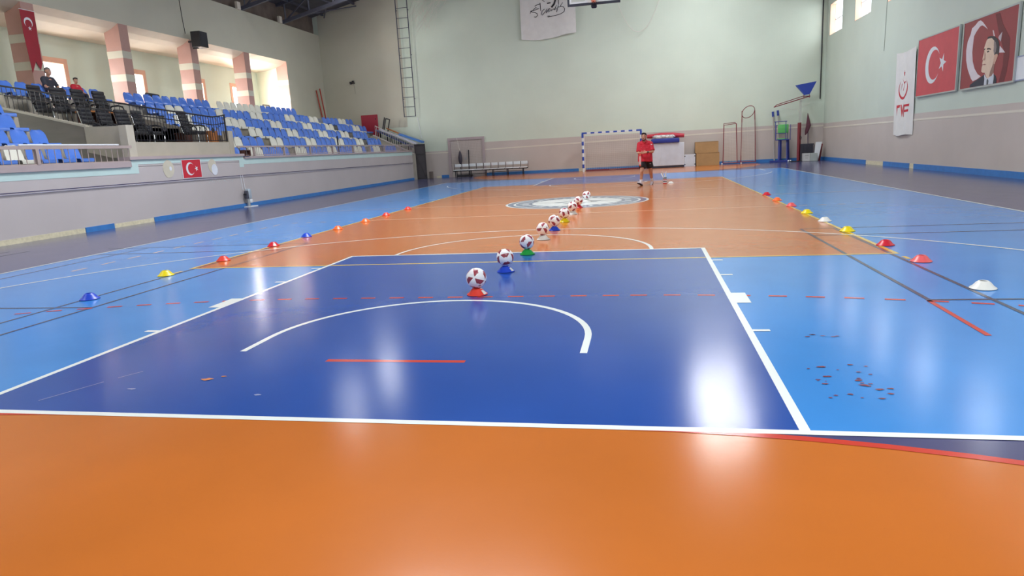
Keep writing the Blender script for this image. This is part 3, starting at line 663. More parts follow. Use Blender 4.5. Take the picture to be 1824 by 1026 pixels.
b = MB(); b.path([(-15.55, 4.75, 3.98), (-15.55, 5.35, 3.95)], 0.07, 8).tube((-15.55, 4.9, 3.52), (-15.55, 4.9, 3.95), 0.02, 6).tube((-15.55, 5.2, 3.52), (-15.55, 5.2, 3.95), 0.02, 6); tag(b.build('rolled_banner', BLACK, smooth=True), 'black rolled cover lying behind the back row beside the blue backpack', 'roll')

# ------------------------------------------------------------------ flags, boards and banners
def star(cy, cz, r, rot=0.0, tilt=1.0):
    return [(cy+(r if i % 2 == 0 else r*0.382)*math.cos(rot+PI*i/5), cz+tilt*(r if i % 2 == 0 else r*0.382)*math.sin(rot+PI*i/5)) for i in range(10)]
def crescent(cy, cz, R, off, r, sgn, n=26):
    """moon opening towards sgn along the first axis"""
    d = off; x = (R*R-r*r+d*d)/(2*d); a = math.acos(max(-1, min(1, x/R))); b_ = math.acos(max(-1, min(1, (x-d)/r)))
    o = [(R*math.cos(t), R*math.sin(t)) for t in [a+(2*PI-2*a)*i/n for i in range(n+1)]]
    q = [(d+r*math.cos(t), r*math.sin(t)) for t in [2*PI-b_-(2*PI-2*b_)*i/n for i in range(n+1)]]
    return [(cy+sgn*p[0], cz+p[1]) for p in o+q[1:-1]]
def decal(polys, axis, a, th, name, m, par):
    """thin printed shapes as real faces, triangulated from their outlines"""
    b = MB()
    for p in polys: b.prism(p, axis, a, a+th)
    o = b.build(name, m, par); return o
XB = XR-0.07
f1 = tag(empty('flag_board', (0, 0, 0)), 'framed red board with white crescent and star on the side wall', 'flag board')
MB().box((XB+0.005, 5.80, 2.42), (XB+0.04, 8.82, 4.22)).build('board', mat('print_flag_red', (204, 66, 80), 0.4), f1)  # pale gloss veil over the board is mixed into its red
b = MB()
for a, c in (((XB-0.005, 5.74, 2.38), (XB+0.05, 5.80, 4.26)), ((XB-0.005, 8.82, 2.38), (XB+0.05, 8.86, 4.26)), ((XB-0.005, 5.80, 2.38), (XB+0.05, 8.82, 2.42)), ((XB-0.005, 5.80, 4.22), (XB+0.05, 8.82, 4.26))): b.box(a, c)
b.build('frame', ALU, f1)
decal([crescent(7.585, 3.31, 0.565, 0.135, 0.455, -1)], 'x', XB+0.0015, 0.003, 'crescent', WHITE, f1); decal([star(6.84, 3.31, 0.285, PI)], 'x', XB+0.0015, 0.003, 'star', WHITE, f1)
f2 = tag(empty('portrait_board', (0, 0, 0)), 'framed portrait of a man in dark suit before a red flag', 'portrait')
MB().box((XB+0.005, 2.52, 2.41), (XB+0.04, 5.46, 4.22)).build('board', mat('print_dark_red', (150, 50, 60), 0.4), f2)
b = MB()
for a, c in (((XB-0.005, 2.46, 2.36), (XB+0.05, 2.52, 4.27)), ((XB-0.005, 5.46, 2.36), (XB+0.05, 5.50, 4.27)), ((XB-0.005, 2.52, 2.36), (XB+0.05, 5.46, 2.41)), ((XB-0.005, 2.52, 4.22), (XB+0.05, 5.46, 4.27))): b.box(a, c)
b.build('frame', ALU, f2)
PT = dict(
fold=[(3.694,4.19),(3.457,4.177),(3.267,3.881),(2.835,3.467),(2.8,3.028),(2.862,2.64),(2.956,2.415),(3.233,2.415),(3.078,2.839),(3.098,3.196),(3.475,3.759)],
crescent=[(4.061,3.864),(4.19,3.971),(4.363,4.091),(4.503,4.161),(4.633,4.159),(4.803,4.08),(4.993,4.025),(5.039,3.888),(5.2,3.704),(5.253,3.465),(5.204,3.187),(5.062,2.925),(4.82,2.656),(4.696,2.572),(4.461,2.605),(4.236,2.665),(4.431,2.737),(4.648,2.908),(4.793,3.117),(4.865,3.368),(4.853,3.608),(4.833,3.798),(4.693,3.908),(4.526,4.001),(4.4,4.016),(4.237,3.956)],
star_a=[(3.78,3.798),(3.725,3.785),(3.63,3.624),(3.699,3.639)], star_b=[(3.253,3.681),(3.293,3.443),(3.438,3.552),(3.4,3.603)], star_c=[(3.322,3.347),(3.02,3.142),(3.323,3.175)],
suit_l=[(4.86,2.418),(4.845,2.486),(4.611,2.553),(4.255,2.631),(4.052,2.695),(4.002,2.584),(4.01,2.415)], suit_r=[(3.513,2.656),(3.407,2.601),(3.356,2.528),(3.343,2.415),(3.523,2.415),(3.501,2.541)],
shirt=[(4.053,2.702),(3.949,2.627),(3.838,2.565),(3.651,2.618),(3.543,2.694),(3.5,2.586),(3.523,2.415),(3.857,2.415),(4.019,2.415),(4.008,2.561)],
face=[(3.806,3.616),(3.623,3.533),(3.646,3.401),(3.597,3.258),(3.556,3.162),(3.58,3.029),(3.612,2.941),(3.522,2.84),(3.564,2.73),(3.541,2.682),(3.649,2.611),(3.839,2.57),(3.953,2.651),(4.029,2.74),(4.148,2.751),(4.228,2.794),(4.216,2.9),(4.185,2.956),(4.209,3.005),(4.18,3.073),(4.213,3.112),(4.198,3.169),(4.163,3.259),(4.145,3.327),(4.174,3.377),(4.126,3.476),(4.047,3.592),(3.952,3.613)],
neck=[(3.602,2.94),(3.512,2.919),(3.531,2.704),(3.627,2.621),(3.772,2.611),(3.722,2.745),(3.644,2.853)],
ear=[(3.507,3.157),(3.403,3.155),(3.379,3.096),(3.434,3.012),(3.51,2.907),(3.585,2.927),(3.589,3.03),(3.559,3.129)],
hair=[(4.009,3.656),(3.863,3.663),(3.664,3.629),(3.483,3.548),(3.379,3.432),(3.335,3.293),(3.333,3.18),(3.359,3.116),(3.413,3.156),(3.507,3.157),(3.561,3.14),(3.631,3.262),(3.622,3.397),(3.628,3.511),(3.779,3.6),(3.926,3.61),(4.023,3.601)],
side=[(3.643,3.513),(3.539,3.465),(3.483,3.334),(3.496,3.223),(3.566,3.164),(3.623,3.273),(3.627,3.398)],
brow=[(4.006,3.367),(3.883,3.368),(3.778,3.327),(3.783,3.3),(3.901,3.331),(3.989,3.326)], brow2=[(4.174,3.377),(4.104,3.38),(4.098,3.349),(4.157,3.337)],
eye=[(3.992,3.289),(3.895,3.295),(3.854,3.263),(3.951,3.251)], nose=[(4.134,3.325),(4.055,3.222),(4.044,3.104),(4.067,3.065),(4.155,3.075),(4.176,3.108),(4.1,3.134)],
mouth=[(4.173,2.973),(4.061,2.975),(3.967,2.951),(4.045,2.941),(4.159,2.953)], tie=[(3.86,2.549),(3.811,2.556),(3.768,2.506),(3.778,2.415),(3.858,2.415),(3.866,2.502)])
PC = dict(fold=(112, 40, 48), crescent=(224, 214, 220), star_a=(224, 214, 220), star_b=(190, 180, 188), star_c=(224, 214, 220), suit_l=(44, 46, 66), suit_r=(40, 40, 56), shirt=(206, 212, 222), face=(226, 200, 178), neck=(150, 112, 100),
          ear=(206, 164, 144), hair=(62, 54, 60), side=(136, 122, 122), brow=(74, 56, 56), brow2=(74, 56, 56), eye=(64, 52, 54), nose=(188, 150, 132), mouth=(168, 112, 104), tie=(84, 88, 92))
for i, k in enumerate(PT): decal([PT[k]], 'x', XB+0.003-0.0004*i, 0.004, 'printed_'+{'suit_l': 'suit', 'suit_r': 'suit', 'star_a': 'star', 'star_b': 'star', 'star_c': 'star', 'side': 'grey_hair', 'brow2': 'brow'}.get(k, k), mat('print_'+k, PC[k], 0.5, var=0.05, scale=5), f2)
nb = tag(empty('notice_board', (XR-0.03, 1.95, 2.38)), 'pale framed notice board at the edge, next to the portrait', 'board')
MB().box((0, -0.55, 0.03), (0.02, 0.55, 0.57)).build('sheet', WHITE, nb)
b = MB()
for a, c in (((-0.012, -0.58, 0), (0.025, -0.55, 0.6)), ((-0.012, 0.55, 0), (0.025, 0.58, 0.6)), ((-0.012, -0.55, 0), (0.025, 0.55, 0.03)), ((-0.012, -0.55, 0.57), (0.025, 0.55, 0.6))): b.box(a, c)
b.build('frame', mat('frame_blue_grey', (150, 160, 186), 0.5), nb)
def cloth(y0, y1, z0, z1, fold, ny=26, nz=30, top=None, bot=None, seed=1):
    """a hanging sheet in local (y, z) with soft folds in x; returns the MB and the x of the sheet at (y, z)"""
    ph = [random.Random(seed+i).random()*6 for i in range(4)]
    def px(u, v): return fold*(0.5*math.sin(7*u+ph[0]+1.5*v)+0.35*math.sin(13*u+ph[1]-2*v)+0.3*math.sin(5*v+ph[2])*u)*(0.35+0.65*(1-v))
    def P(i, j, d):
        u, v = i/ny, j/nz; a = bot(u) if bot else z0; c = top(u) if top else z1
        return (px(u, v)+d, y0+(y1-y0)*u, a+(c-a)*v)
    b = MB(); m = ny+1
    vs = [P(i, j, 0) for j in range(nz+1) for i in range(ny+1)]+[P(i, j, 0.004) for j in range(nz+1) for i in range(ny+1)]; N0 = m*(nz+1); fs = []
    for j in range(nz):
        for i in range(ny):
            q = (j*m+i, j*m+i+1, (j+1)*m+i+1, (j+1)*m+i); fs += [q, tuple(N0+k for k in reversed(q))]
    for i in range(ny): fs += [(i, i+1, N0+i+1, N0+i), (nz*m+i, nz*m+i+1, N0+nz*m+i+1, N0+nz*m+i)]
    for j in range(nz): fs += [(j*m, (j+1)*m, N0+(j+1)*m, N0+j*m), (j*m+ny, (j+1)*m+ny, N0+(j+1)*m+ny, N0+j*m+ny)]
    b.add(vs, fs); return b, px
# white vertical banner with red federation mark
bn = tag(empty('banner', (XR-0.07, 0, 0)), 'long white cloth banner with a red emblem and the letters TVF', 'banner')
cb, px = cloth(9.02, 10.86, 1.15, 4.07, 0.05, seed=3, top=lambda u: 4.09-0.06*math.sin(PI*u)-0.03*u, bot=lambda u: 1.15+0.02*math.sin(7*u)); cb.build('cloth', WHITEC, bn, True)
_ro = [(10.0+0.475*math.cos(math.radians(t)), 2.76+0.37*math.sin(math.radians(t))) for t in range(128, 413, 12)]
_ri = [(10.0+0.425*math.cos(math.radians(t)), 2.81+0.335*math.sin(math.radians(t))) for t in range(128, 413, 12)]
BN = dict(ring=[(_ro[i], _ro[i+1], _ri[i+1], _ri[i]) for i in range(len(_ro)-1)],
swoosh=[(10.181,3.11),(9.976,2.994),(9.705,3.004),(9.832,2.95),(9.916,2.908),(10.044,3.017)], leaf=[(9.872,2.921),(9.975,2.715),(10.044,2.687),(9.941,2.844)], leaf2=[(10.155,2.96),(10.258,2.736),(10.216,2.932)],
T1=[(10.582,2.211),(10.245,2.217),(10.270,2.128),(10.57,2.118)], T2=[(10.572,2.119),(10.475,2.121),(10.485,1.86)], V=[(10.208,2.216),(10.095,2.22),(9.974,2.004),(9.803,2.244),(9.85,1.982),(9.974,1.781)],
F1=[(9.777,2.203),(9.348,2.22),(9.361,2.139),(9.692,2.133),(9.774,2.078)], F2=[(9.727,2.016),(9.388,2.037),(9.392,1.956),(9.733,1.944)], F3=[(9.777,2.203),(9.692,2.133),(9.718,2.016),(9.723,1.779),(9.779,1.781),(9.787,2.046)])
def on_cloth(polys, px, y0, y1, z0, z1, front, name, m, par, lift=0.006, cells=8):
    """a printed shape that follows the folds: outline triangulated, subdivided and laid on the sheet"""
    bm = bmesh.new()
    for poly in (polys if isinstance(polys[0][0], tuple) else [polys]): bm.faces.new([bm.verts.new((0, y, z)) for y, z in poly])
    bmesh.ops.remove_doubles(bm, verts=bm.verts[:], dist=1e-4); bmesh.ops.triangulate(bm, faces=bm.faces[:]); bmesh.ops.subdivide_edges(bm, edges=bm.edges[:], cuts=2, use_grid_fill=True)
    for v in bm.verts: v.co.x = px((v.co.y-y0)/(y1-y0), (v.co.z-z0)/(z1-z0))-lift*front
    r = bmesh.ops.extrude_face_region(bm, geom=bm.faces[:])
    for v in [g for g in r['geom'] if isinstance(g, bmesh.types.BMVert)]: v.co.x += 0.002*front
    me = bpy.data.meshes.new(name); bmesh.ops.recalc_face_normals(bm, faces=bm.faces[:]); bm.to_mesh(me); bm.free(); me.materials.append(m)
    o = bpy.data.objects.new(name, me); COL.objects.link(o); o.parent = par; return o
EMB = mat('print_red', (202, 44, 60), 0.6)
for k, nm in (('ring', 'emblem_ring'), ('swoosh', 'emblem_swoosh'), ('leaf', 'emblem_leaf'), ('leaf2', 'emblem_leaf'), ('T1', 'letter_t'), ('T2', 'letter_t'), ('V', 'letter_v'), ('F1', 'letter_f'), ('F2', 'letter_f'), ('F3', 'letter_f')):
    on_cloth(BN[k], px, 9.02, 10.86, 1.15, 4.07, 1, nm, EMB, bn)
on_cloth(star(9.98, 3.29, 0.11, PI/2), px, 9.02, 10.86, 1.15, 4.07, 1, 'emblem_star', EMB, bn)
# white flag with a signature, hung high on the end wall; built in its own (y, z) frame and turned to face the hall
wf = tag(empty('signature_flag', (0, YB-0.14, 0), PI/2), 'white flag with a black handwritten signature, hung high on end wall', 'flag')
cb, px2 = cloth(1.80, 4.79, 7.25, 9.3, 0.07, seed=11, top=lambda u: 9.35, bot=lambda u: 7.24-0.11*math.sin(PI*min(1, (1-u)*1.25))+0.13*(1-u)**2)
cb.build('cloth', WHITEC, wf, True)
SG = dict(k1=[(-4.234,8.639),(-4.016,8.675),(-3.75,8.741),(-3.938,8.802),(-4.088,8.682),(-4.211,8.603),(-4.251,8.517)], k2=[(-4.164,8.599),(-3.974,8.56),(-3.857,8.483),(-3.85,8.393),(-3.937,8.322),(-4.032,8.342)], v1=[(-3.689,9.024),(-3.672,8.623)], v2=[(-3.983,8.873),(-3.836,8.949),(-3.68,8.979)],
A=[(-3.466,8.694),(-3.589,8.615),(-3.649,8.442),(-3.598,8.393),(-3.449,8.536),(-3.323,8.703),(-3.38,8.486)], t=[(-3.38,8.486),(-3.228,8.695),(-3.156,8.711),(-3.281,8.566),(-3.259,8.52),(-3.087,8.66),(-3.115,8.552),(-2.968,8.672),(-2.947,8.603),(-2.795,8.856),(-2.9,8.599),(-2.778,8.699),(-2.81,8.48),(-2.703,8.803)],
hat=[(-3.084,8.748),(-2.936,8.89),(-2.856,9.104)], tail=[(-2.706,8.715),(-2.54,8.744),(-2.424,8.701),(-2.369,8.597),(-2.409,8.467),(-2.578,8.371),(-2.864,8.318),(-3.294,8.278),(-3.315,8.324),(-3.196,8.325)], b1=[(-2.692,9.089),(-2.689,8.846)], b2=[(-3.564,9.168),(-3.449,9.069)], b3=[(-3.311,8.968),(-3.121,8.984)], b4=[(-2.611,8.751),(-2.462,8.936)])
INK = mat('black_ink', (34, 32, 36), 0.7)
for k, pts in SG.items():
    r = {'hat': 0.045, 'b3': 0.03, 't': 0.014}.get(k, 0.017)
    MB().path([(px2((-y-1.80)/2.99, (z-7.25)/2.1)-0.006, -y, z) for y, z in pts], r, 5).build('signature_stroke', INK, wf)
# small flag on the stand front, pennant on the first pillar
f3 = tag(empty('flag_board', (XL, 0, 0)), 'small red flag with white crescent and star on the stand front', 'flag board')
MB().box((0.008, 0.19, 1.06), (0.014, 1.06, 1.60)).build('white_edge', WHITE, f3); MB().box((0.010, 0.215, 1.08), (0.018, 1.035, 1.585)).build('red_sheet', RED, f3)
decal([crescent(0.55, 1.332, 0.185, 0.045, 0.15, 1)], 'x', 0.0175, 0.002, 'crescent', WHITE, f3); decal([star(0.825, 1.332, 0.085, PI)], 'x', 0.0175, 0.002, 'star', WHITE, f3)
pn = tag(empty('pennant', (XP+0.05, 1.5, 0)), 'long red swallow-tailed pennant with crescent hung on a pillar', 'flag')
b = MB(); pts = [(-0.25, 6.31), (0.26, 6.31), (0.235, 5.69), (0.215, 4.77), (0.13, 4.57), (0.0, 4.82), (-0.19, 4.45), (-0.26, 5.59)]
b.prism(pts, 'x', 0.0, 0.006); b.build('cloth', REDD, pn)
cr = crescent(0, 0, 0.15, 0.04, 0.12, 1); decal([[(-0.02-q[1], 5.95-q[0]) for q in cr]], 'x', 0.0055, 0.002, 'crescent', WHITE, pn); decal([star(0.0, 5.78, 0.07, PI/2)], 'x', 0.0055, 0.002, 'star', WHITE, pn)
MB().tube((0.0, -0.27, 6.31), (0.0, 0.28, 6.31), 0.012, 6).build('rod', WHITE, pn)

# ------------------------------------------------------------------ end wall: ladder, panels, cables, nets
ld = tag(empty('wall_ladder', (-11.5, YB-0.18, 3.55)), 'tall dark steel ladder fixed on the end wall above the stair', 'ladder')
for x in (-0.34, 0.34): MB().beam((x, 0, 0), (x, 0, 6.6), 0.045, 0.03).build('stringer', STEEL, ld)
g0 = MB().tube((-0.34, 0, 0), (0.34, 0, 0), 0.016, 6).build('rung', STEEL, ld, loc=(0, 0, 0.02))
for i in range(1, 13): linked(g0, 'rung', ld, (0, 0, 0.02+0.535*i))
for z in (1.0, 3.4, 5.8):
    for x in (-0.34, 0.34): MB().beam((x, 0, z), (x, 0.178, z), 0.03, 0.03).build('wall_bracket', STEEL, ld)
tag(MB().path([(-11.12, YB-0.03, 3.5), (-11.02, YB-0.03, 2.9), (-10.95, YB-0.03, 2.25)], 0.014, 5).build('hanging_rope', WHITE), 'white rope hanging from the foot of the ladder', 'rope')
t = tag(empty('red_hatch', (-14.04, YB-0.045, 2.55)), 'flat red panel on the end wall above the stair head', 'panel')
MB().cbox((0, 0, 0.63), (1.02, 0.04, 1.26), 0.008).build('panel', mat('panel_red', (168, 40, 62), 0.5), t); MB().box((0.36, -0.03, 0.98), (0.42, -0.018, 1.04)).build('lock', BLACK, t)
t = tag(empty('floodlight', (-14.86, YB-0.02, 5.62)), 'small black twin spotlight high on the end wall', 'lamp')
MB().box((-0.16, -0.03, 0.0), (0.12, 0.018, 0.06)).build('mount', BLACK, t)
for x, z in ((-0.10, 0.04), (0.05, 0.09)): MB().lathe([(0.0, -0.07), (0.055, -0.07), (0.07, 0.07), (0.0, 0.07)], 10, (x, -0.10, z)).build('lamp_head', BLACK, t)
MB().path([(0.06, -0.02, -0.02), (0.09, -0.012, -0.3), (0.10, -0.012, -0.55)], 0.006, 4).build('wire', BLACK, t)
for p, q, lab in (((-16.62, 20.6, 3.52), (-16.60, 20.05, 5.28), 'red pole leaning by the end wall, nearer of two'), ((-16.5, 20.75, 3.52), (-16.52, 20.35, 5.40), 'red pole leaning by the end wall, taller of two')):
    tag(MB().tube(p, q, 0.035, 8).build('red_pole', mat('pole_red', (176, 66, 52), 0.5), smooth=True), lab, 'pole', 'red poles leaning behind the seats')
tag(MB().tube((-11.36, 10.95, 1.14), (-11.36, 10.9, 2.36), 0.03, 8).build('black_post', BLACK, smooth=True), 'thin black post standing just behind the long mauve railing', 'post')
tag(MB().tube((-11.17, -4.9, 2.02), (-11.17, -2.1, 2.02), 0.02, 8).build('white_pipe', WHITE, smooth=True), 'white pipe lying along the top of the short railing', 'pipe')
t = tag(empty('open_crate', (XL-0.02, 3.50, 1.635)), 'small brown open wooden crate at the end of the long railing', 'crate')
b = MB(); b.box((-0.1, -0.16, 0), (0.1, 0.16, 0.02)); b.box((-0.1, -0.16, 0.02), (0.1, -0.14, 0.2)); b.box((-0.1, 0.14, 0.02), (0.1, 0.16, 0.2)); b.box((-0.1, -0.14, 0.18), (0.1, 0.14, 0.2)); b.build('frame', DWOOD, t); MB().box((-0.1, -0.14, 0.02), (-0.085, 0.14, 0.18)).build('back_panel', BLACK, t)
# cables along the stand front and the net winch they belong to
tag(MB().path([(XL+0.03, y, 1.045-0.005*max(0, y)) for y in (-14, -8, -2, 3, 8, 14, 20.1)], 0.010, 5).build('cable', mat('cable_navy', (70, 66, 104), 0.5)), 'dark cable stretched along the mauve stand front, upper of a pair', 'cable', 'cables along the stand front')
tag(MB().path([(XL+0.03, y, 1.012-0.006*max(0, y)) for y in (-14, -8, -2, 3, 8, 14, 20.1)], 0.008, 5).build('cable', mat('cable_pale', (190, 188, 206), 0.5)), 'pale cable stretched along the mauve stand front, lower of a pair', 'cable', 'cables along the stand front')
t = tag(empty('net_winch', (XL+0.13, 3.1, 0)), 'grey steel net winch on a short post against the stand front', 'winch')
MB().lathe([(0.0, 0.0), (0.10, 0.0), (0.10, 0.02), (0.05, 0.03), (0.045, 0.30), (0.0, 0.30)], 12).build('post', ALU, t, True)
MB().cbox((0, 0.05, 0.42), (0.14, 0.20, 0.34), 0.05).build('housing', mat('winch_blue_grey', (172, 186, 200), 0.35), t, True)
MB().cbox((0, -0.07, 0.40), (0.12, 0.10, 0.26), 0.02).build('drum', STEEL, t, True)
MB().tube((0, -0.12, 0.42), (0, -0.20, 0.42), 0.03, 8).build('crank', BLACK, t); MB().box((-0.1, -0.14, 0), (0.14, 0.30, 0.025)).build('base_plate', WHITE, t); MB().cbox((0.02, 0.10, 0.18), (0.10, 0.14, 0.12), 0.03).build('pawl', WHITE, t, True)
for y in (-0.10, 0.02): MB().tube((-0.08, y, 0.55), (-0.09, y-0.03, 1.04), 0.008, 5).build('rope', WHITE, t)
# gate at the foot of the stair
t = tag(empty('mesh_gate', (-10.80, 20.30, 0)), 'tall dark mesh gate at the foot of the stand stair', 'gate')
b = MB(); b.box((-0.32, -0.03, 0.005), (-0.27, 0.03, 1.97)); b.box((0.27, -0.03, 0.005), (0.32, 0.03, 1.97)); b.box((-0.27, -0.03, 0.005), (0.27, 0.03, 0.06)); b.box((-0.27, -0.03, 1.91), (0.27, 0.03, 1.97)); b.box((-0.27, -0.03, 1.38), (0.27, 0.03, 1.43)); b.build('frame', mat('gate_dark', (58, 56, 60), 0.5), t)
MB().box((-0.27, 0.0, 0.06), (0.27, 0.012, 1.91)).build('mesh_panel', mat('gate_mesh', (74, 70, 74), 0.6, bump=0.5, bscale=60), t)
MB().beam((-0.20, -0.02, 1.32), (0.24, -0.02, 0.12), 0.04, 0.03).build('diagonal_brace', mat('gate_dark', (58, 56, 60)), t)
tag(MB().cbox((-10.42, 20.9, 0.2), (0.16, 0.30, 0.40), 0.01).build('wooden_block', mat('block_brown', (112, 100, 94), 0.7)), 'small brown block on the floor beside the dark mesh gate', 'block')
# mats and folded table lying down the stair
def slab(x0, z0, x1, z1, y0, y1, th, name, m, par=None):
    return MB().beam((x0, (y0+y1)/2, z0), (x1, (y0+y1)/2, z1), y1-y0, th).build(name, m, par)
ft = tag(empty('folded_table', (0, 0, 0)), 'folded table with black legs up, lying down the stair', 'table')
slab(-13.4, 2.90, -11.2, 1.82, 20.32, 20.95, 0.05, 'table_top', mat('table_navy', (48, 66, 132), 0.4), ft)
b = MB()
for x, z, y in ((-13.15, 2.80, 20.85), (-12.85, 2.66, 20.85), (-12.95, 2.70, 20.5)): b.beam((x, y, z), (x+0.2, y, z+0.80), 0.05, 0.05)
b.beam((-12.65, 20.85, 3.46), (-12.75, 20.5, 3.50), 0.05, 0.05); b.build('folded_leg', BLACK, ft)
b = MB()
for x in (-13.3, -12.7, -12.1, -11.5): b.box((x-0.03, 20.4, 1.70-0.5*(x+13.6)-1.3), (x+0.03, 20.46, 2.84-0.49*(x+13.4)-0.02)); b.box((x-0.03, 20.84, 1.70-0.5*(x+13.6)-1.3), (x+0.03, 20.90, 2.84-0.49*(x+13.4)-0.02))
b.build('under_frame', BLACK, ft)
o = slab(-13.15, 2.85, -11.0, 1.95, 20.34, 20.62, 0.09, 'long_mat', mat('mat_white', (206, 210, 224), 0.5)); o.location.z = 0.06; tag(o, 'long white mat lying down the stair along its railing', 'mat')
o = slab(-12.85, 2.88, -11.9, 2.45, 20.70, 20.95, 0.06, 'plank', WOOD); o.location.z = 0.09; tag(o, 'brown wooden plank on the pile along the stair', 'plank')
o = slab(-12.1, 2.50, -10.72, 1.98, 20.62, 20.98, 0.11, 'long_mat', mat('mat_blue', (86, 136, 208), 0.45)); o.location.z = 0.10; tag(o, 'light blue mat ending over the gate, at the bottom of the pile', 'mat')
# black pipe in the corner, thin wall wires
tag(MB().tube((10.62, YB-0.05, 3.1), (10.62, YB-0.05, 8.3), 0.028, 8).build('drain_pipe', BLACK, smooth=True), 'thin black pipe running up the corner of the end wall', 'pipe')
tag(MB().path([(XR-0.01, 12.4, 7.3), (XR-0.01, 12.45, 5.5), (XR-0.01, 12.5, 4.35)], 0.009, 4).build('wall_wire', mat('wire_grey', (160, 170, 160), 0.6)), 'thin grey wire running down the side wall from a window', 'wire')
# basketball backboard hung from the roof, folded up
hb = tag(empty('basketball_hoop', (0.07, 7.6, 6.10)), 'white basketball backboard hung from the roof, only its lower edge in view', 'basketball hoop')
MB().box((-0.87, 0, 0.03), (0.87, 0.025, 1.02)).build('backboard', mat('board_grey_white', (196, 202, 198), 0.3), hb)
b = MB(); b.box((-0.90, -0.03, 0), (0.90, 0.05, 0.07)); b.box((-0.90, -0.03, 0.98), (0.90, 0.05, 1.05)); b.box((-0.90, -0.03, 0.07), (-0.84, 0.05, 0.98)); b.box((0.84, -0.03, 0.07), (0.90, 0.05, 0.98)); b.build('padding', mat('board_padding', (36, 40, 58), 0.6), hb)
b = MB()
for a, c in (((-0.82, -0.004, 0.08), (0.82, -0.001, 0.13)), ((-0.82, -0.004, 0.93), (0.82, -0.001, 0.98)), ((-0.82, -0.004, 0.13), (-0.77, -0.001, 0.93)), ((0.77, -0.004, 0.13), (0.82, -0.001, 0.93)), ((-0.295, -0.004, 0.15), (-0.245, -0.001, 0.60)), ((0.245, -0.004, 0.15), (0.295, -0.001, 0.60)), ((-0.245, -0.004, 0.55), (0.245, -0.001, 0.60)), ((-0.245, -0.004, 0.15), (0.245, -0.001, 0.20))): b.box(a, c)
b.build('target_lines', WHITE, hb)
RIM = mat('rim_orange', (214, 84, 40), 0.4)
b = MB(); b.path([(0.24*math.cos(2*PI*i/28), -0.42+0.24*math.sin(2*PI*i/28), 0.18) for i in range(28)], 0.011, 6, True); b.box((-0.07, -0.20, 0.06), (0.07, -0.006, 0.19)); b.build('rim', RIM, hb, True)
b = MB()
for i in range(12):
    a0, a1 = 2*PI*i/12, 2*PI*(i+0.5)/12
    for s in (-1, 1): b.path([(0.235*math.cos(a0), -0.42+0.235*math.sin(a0), 0.17), (0.19*math.cos(a0+s*0.26), -0.42+0.19*math.sin(a0+s*0.26), 0.04), (0.15*math.cos(a0), -0.42+0.15*math.sin(a0), -0.09) if False else (0.15*math.cos(a0), -0.42+0.15*math.sin(a0), 0.0)], 0.003, 3)
b.build('net', NETM, hb)
b = MB(); b.tube((0, 0.12, -0.04), (0, 0.12, 4.8), 0.05, 8); b.cbox((0, 0.09, -0.03), (0.20, 0.16, 0.14), 0.05); b.beam((-0.7, 0.06, 0.85), (0, 0.12, 1.6), 0.05, 0.05).beam((0.7, 0.06, 0.85), (0, 0.12, 1.6), 0.05, 0.05); b.build('hanging_post', mat('board_padding', (36, 40, 58)), hb)

# safety net before the end wall, bunched at its upper end by the ladder
def netgrid(b, P, nu, nv, r, n=3, seg=1):
    for i in range(nu+1): b.path([P(i/nu, j/seg) for j in range(seg+1)], r, n)
    for j in range(nv+1): b.path([P(i/seg, j/nv) for i in range(seg+1)], r, n)
b = MB(); netgrid(b, lambda u, v: (-10.7+21.0*u, YB-0.32+0.05*math.sin(23*u)*v, 2.35+(6.6-0.35*math.sin(PI*u))*v), 150, 48, 0.0007, 3, 10)
o = tag(b.build('safety_net', NETM), 'fine white ball-stop net hung in front of the whole end wall', 'net'); o['kind'] = 'stuff'
b = MB(); rnd = random.Random(5)
for i in range(46):
    x0, x1 = -10.9+2.2*rnd.random(), -10.9+1.5*rnd.random(); z0 = 10.4-1.2*rnd.random()
    b.path([(x0, YB-0.5, z0), ((x0+x1)/2, YB-0.45-0.1*rnd.random(), z0-0.5), (x1-0.15, YB-0.4, z0-0.9-0.5*rnd.random())], 0.006, 3)
o = tag(b.build('net_bunch', NETM), 'bunched white netting gathered at the roof beside the ladder top', 'net'); o['kind'] = 'stuff'
for (x0, x1, z0, sag), lab in (((0.4, 2.6, 8.7, 1.6), 'pale rope sagging in a loop high on the end wall beside the backboard'), ((-10.9, -4.8, 9.75, 0.15), 'pale rope stretched from the ladder top to the signature flag')):
    tag(MB().path([(x0+(x1-x0)*i/16, YB-0.25, z0-sag*4*(i/16)*(1-i/16)) for i in range(17)], 0.013, 4).build('net_rope', NETM), lab, 'rope')

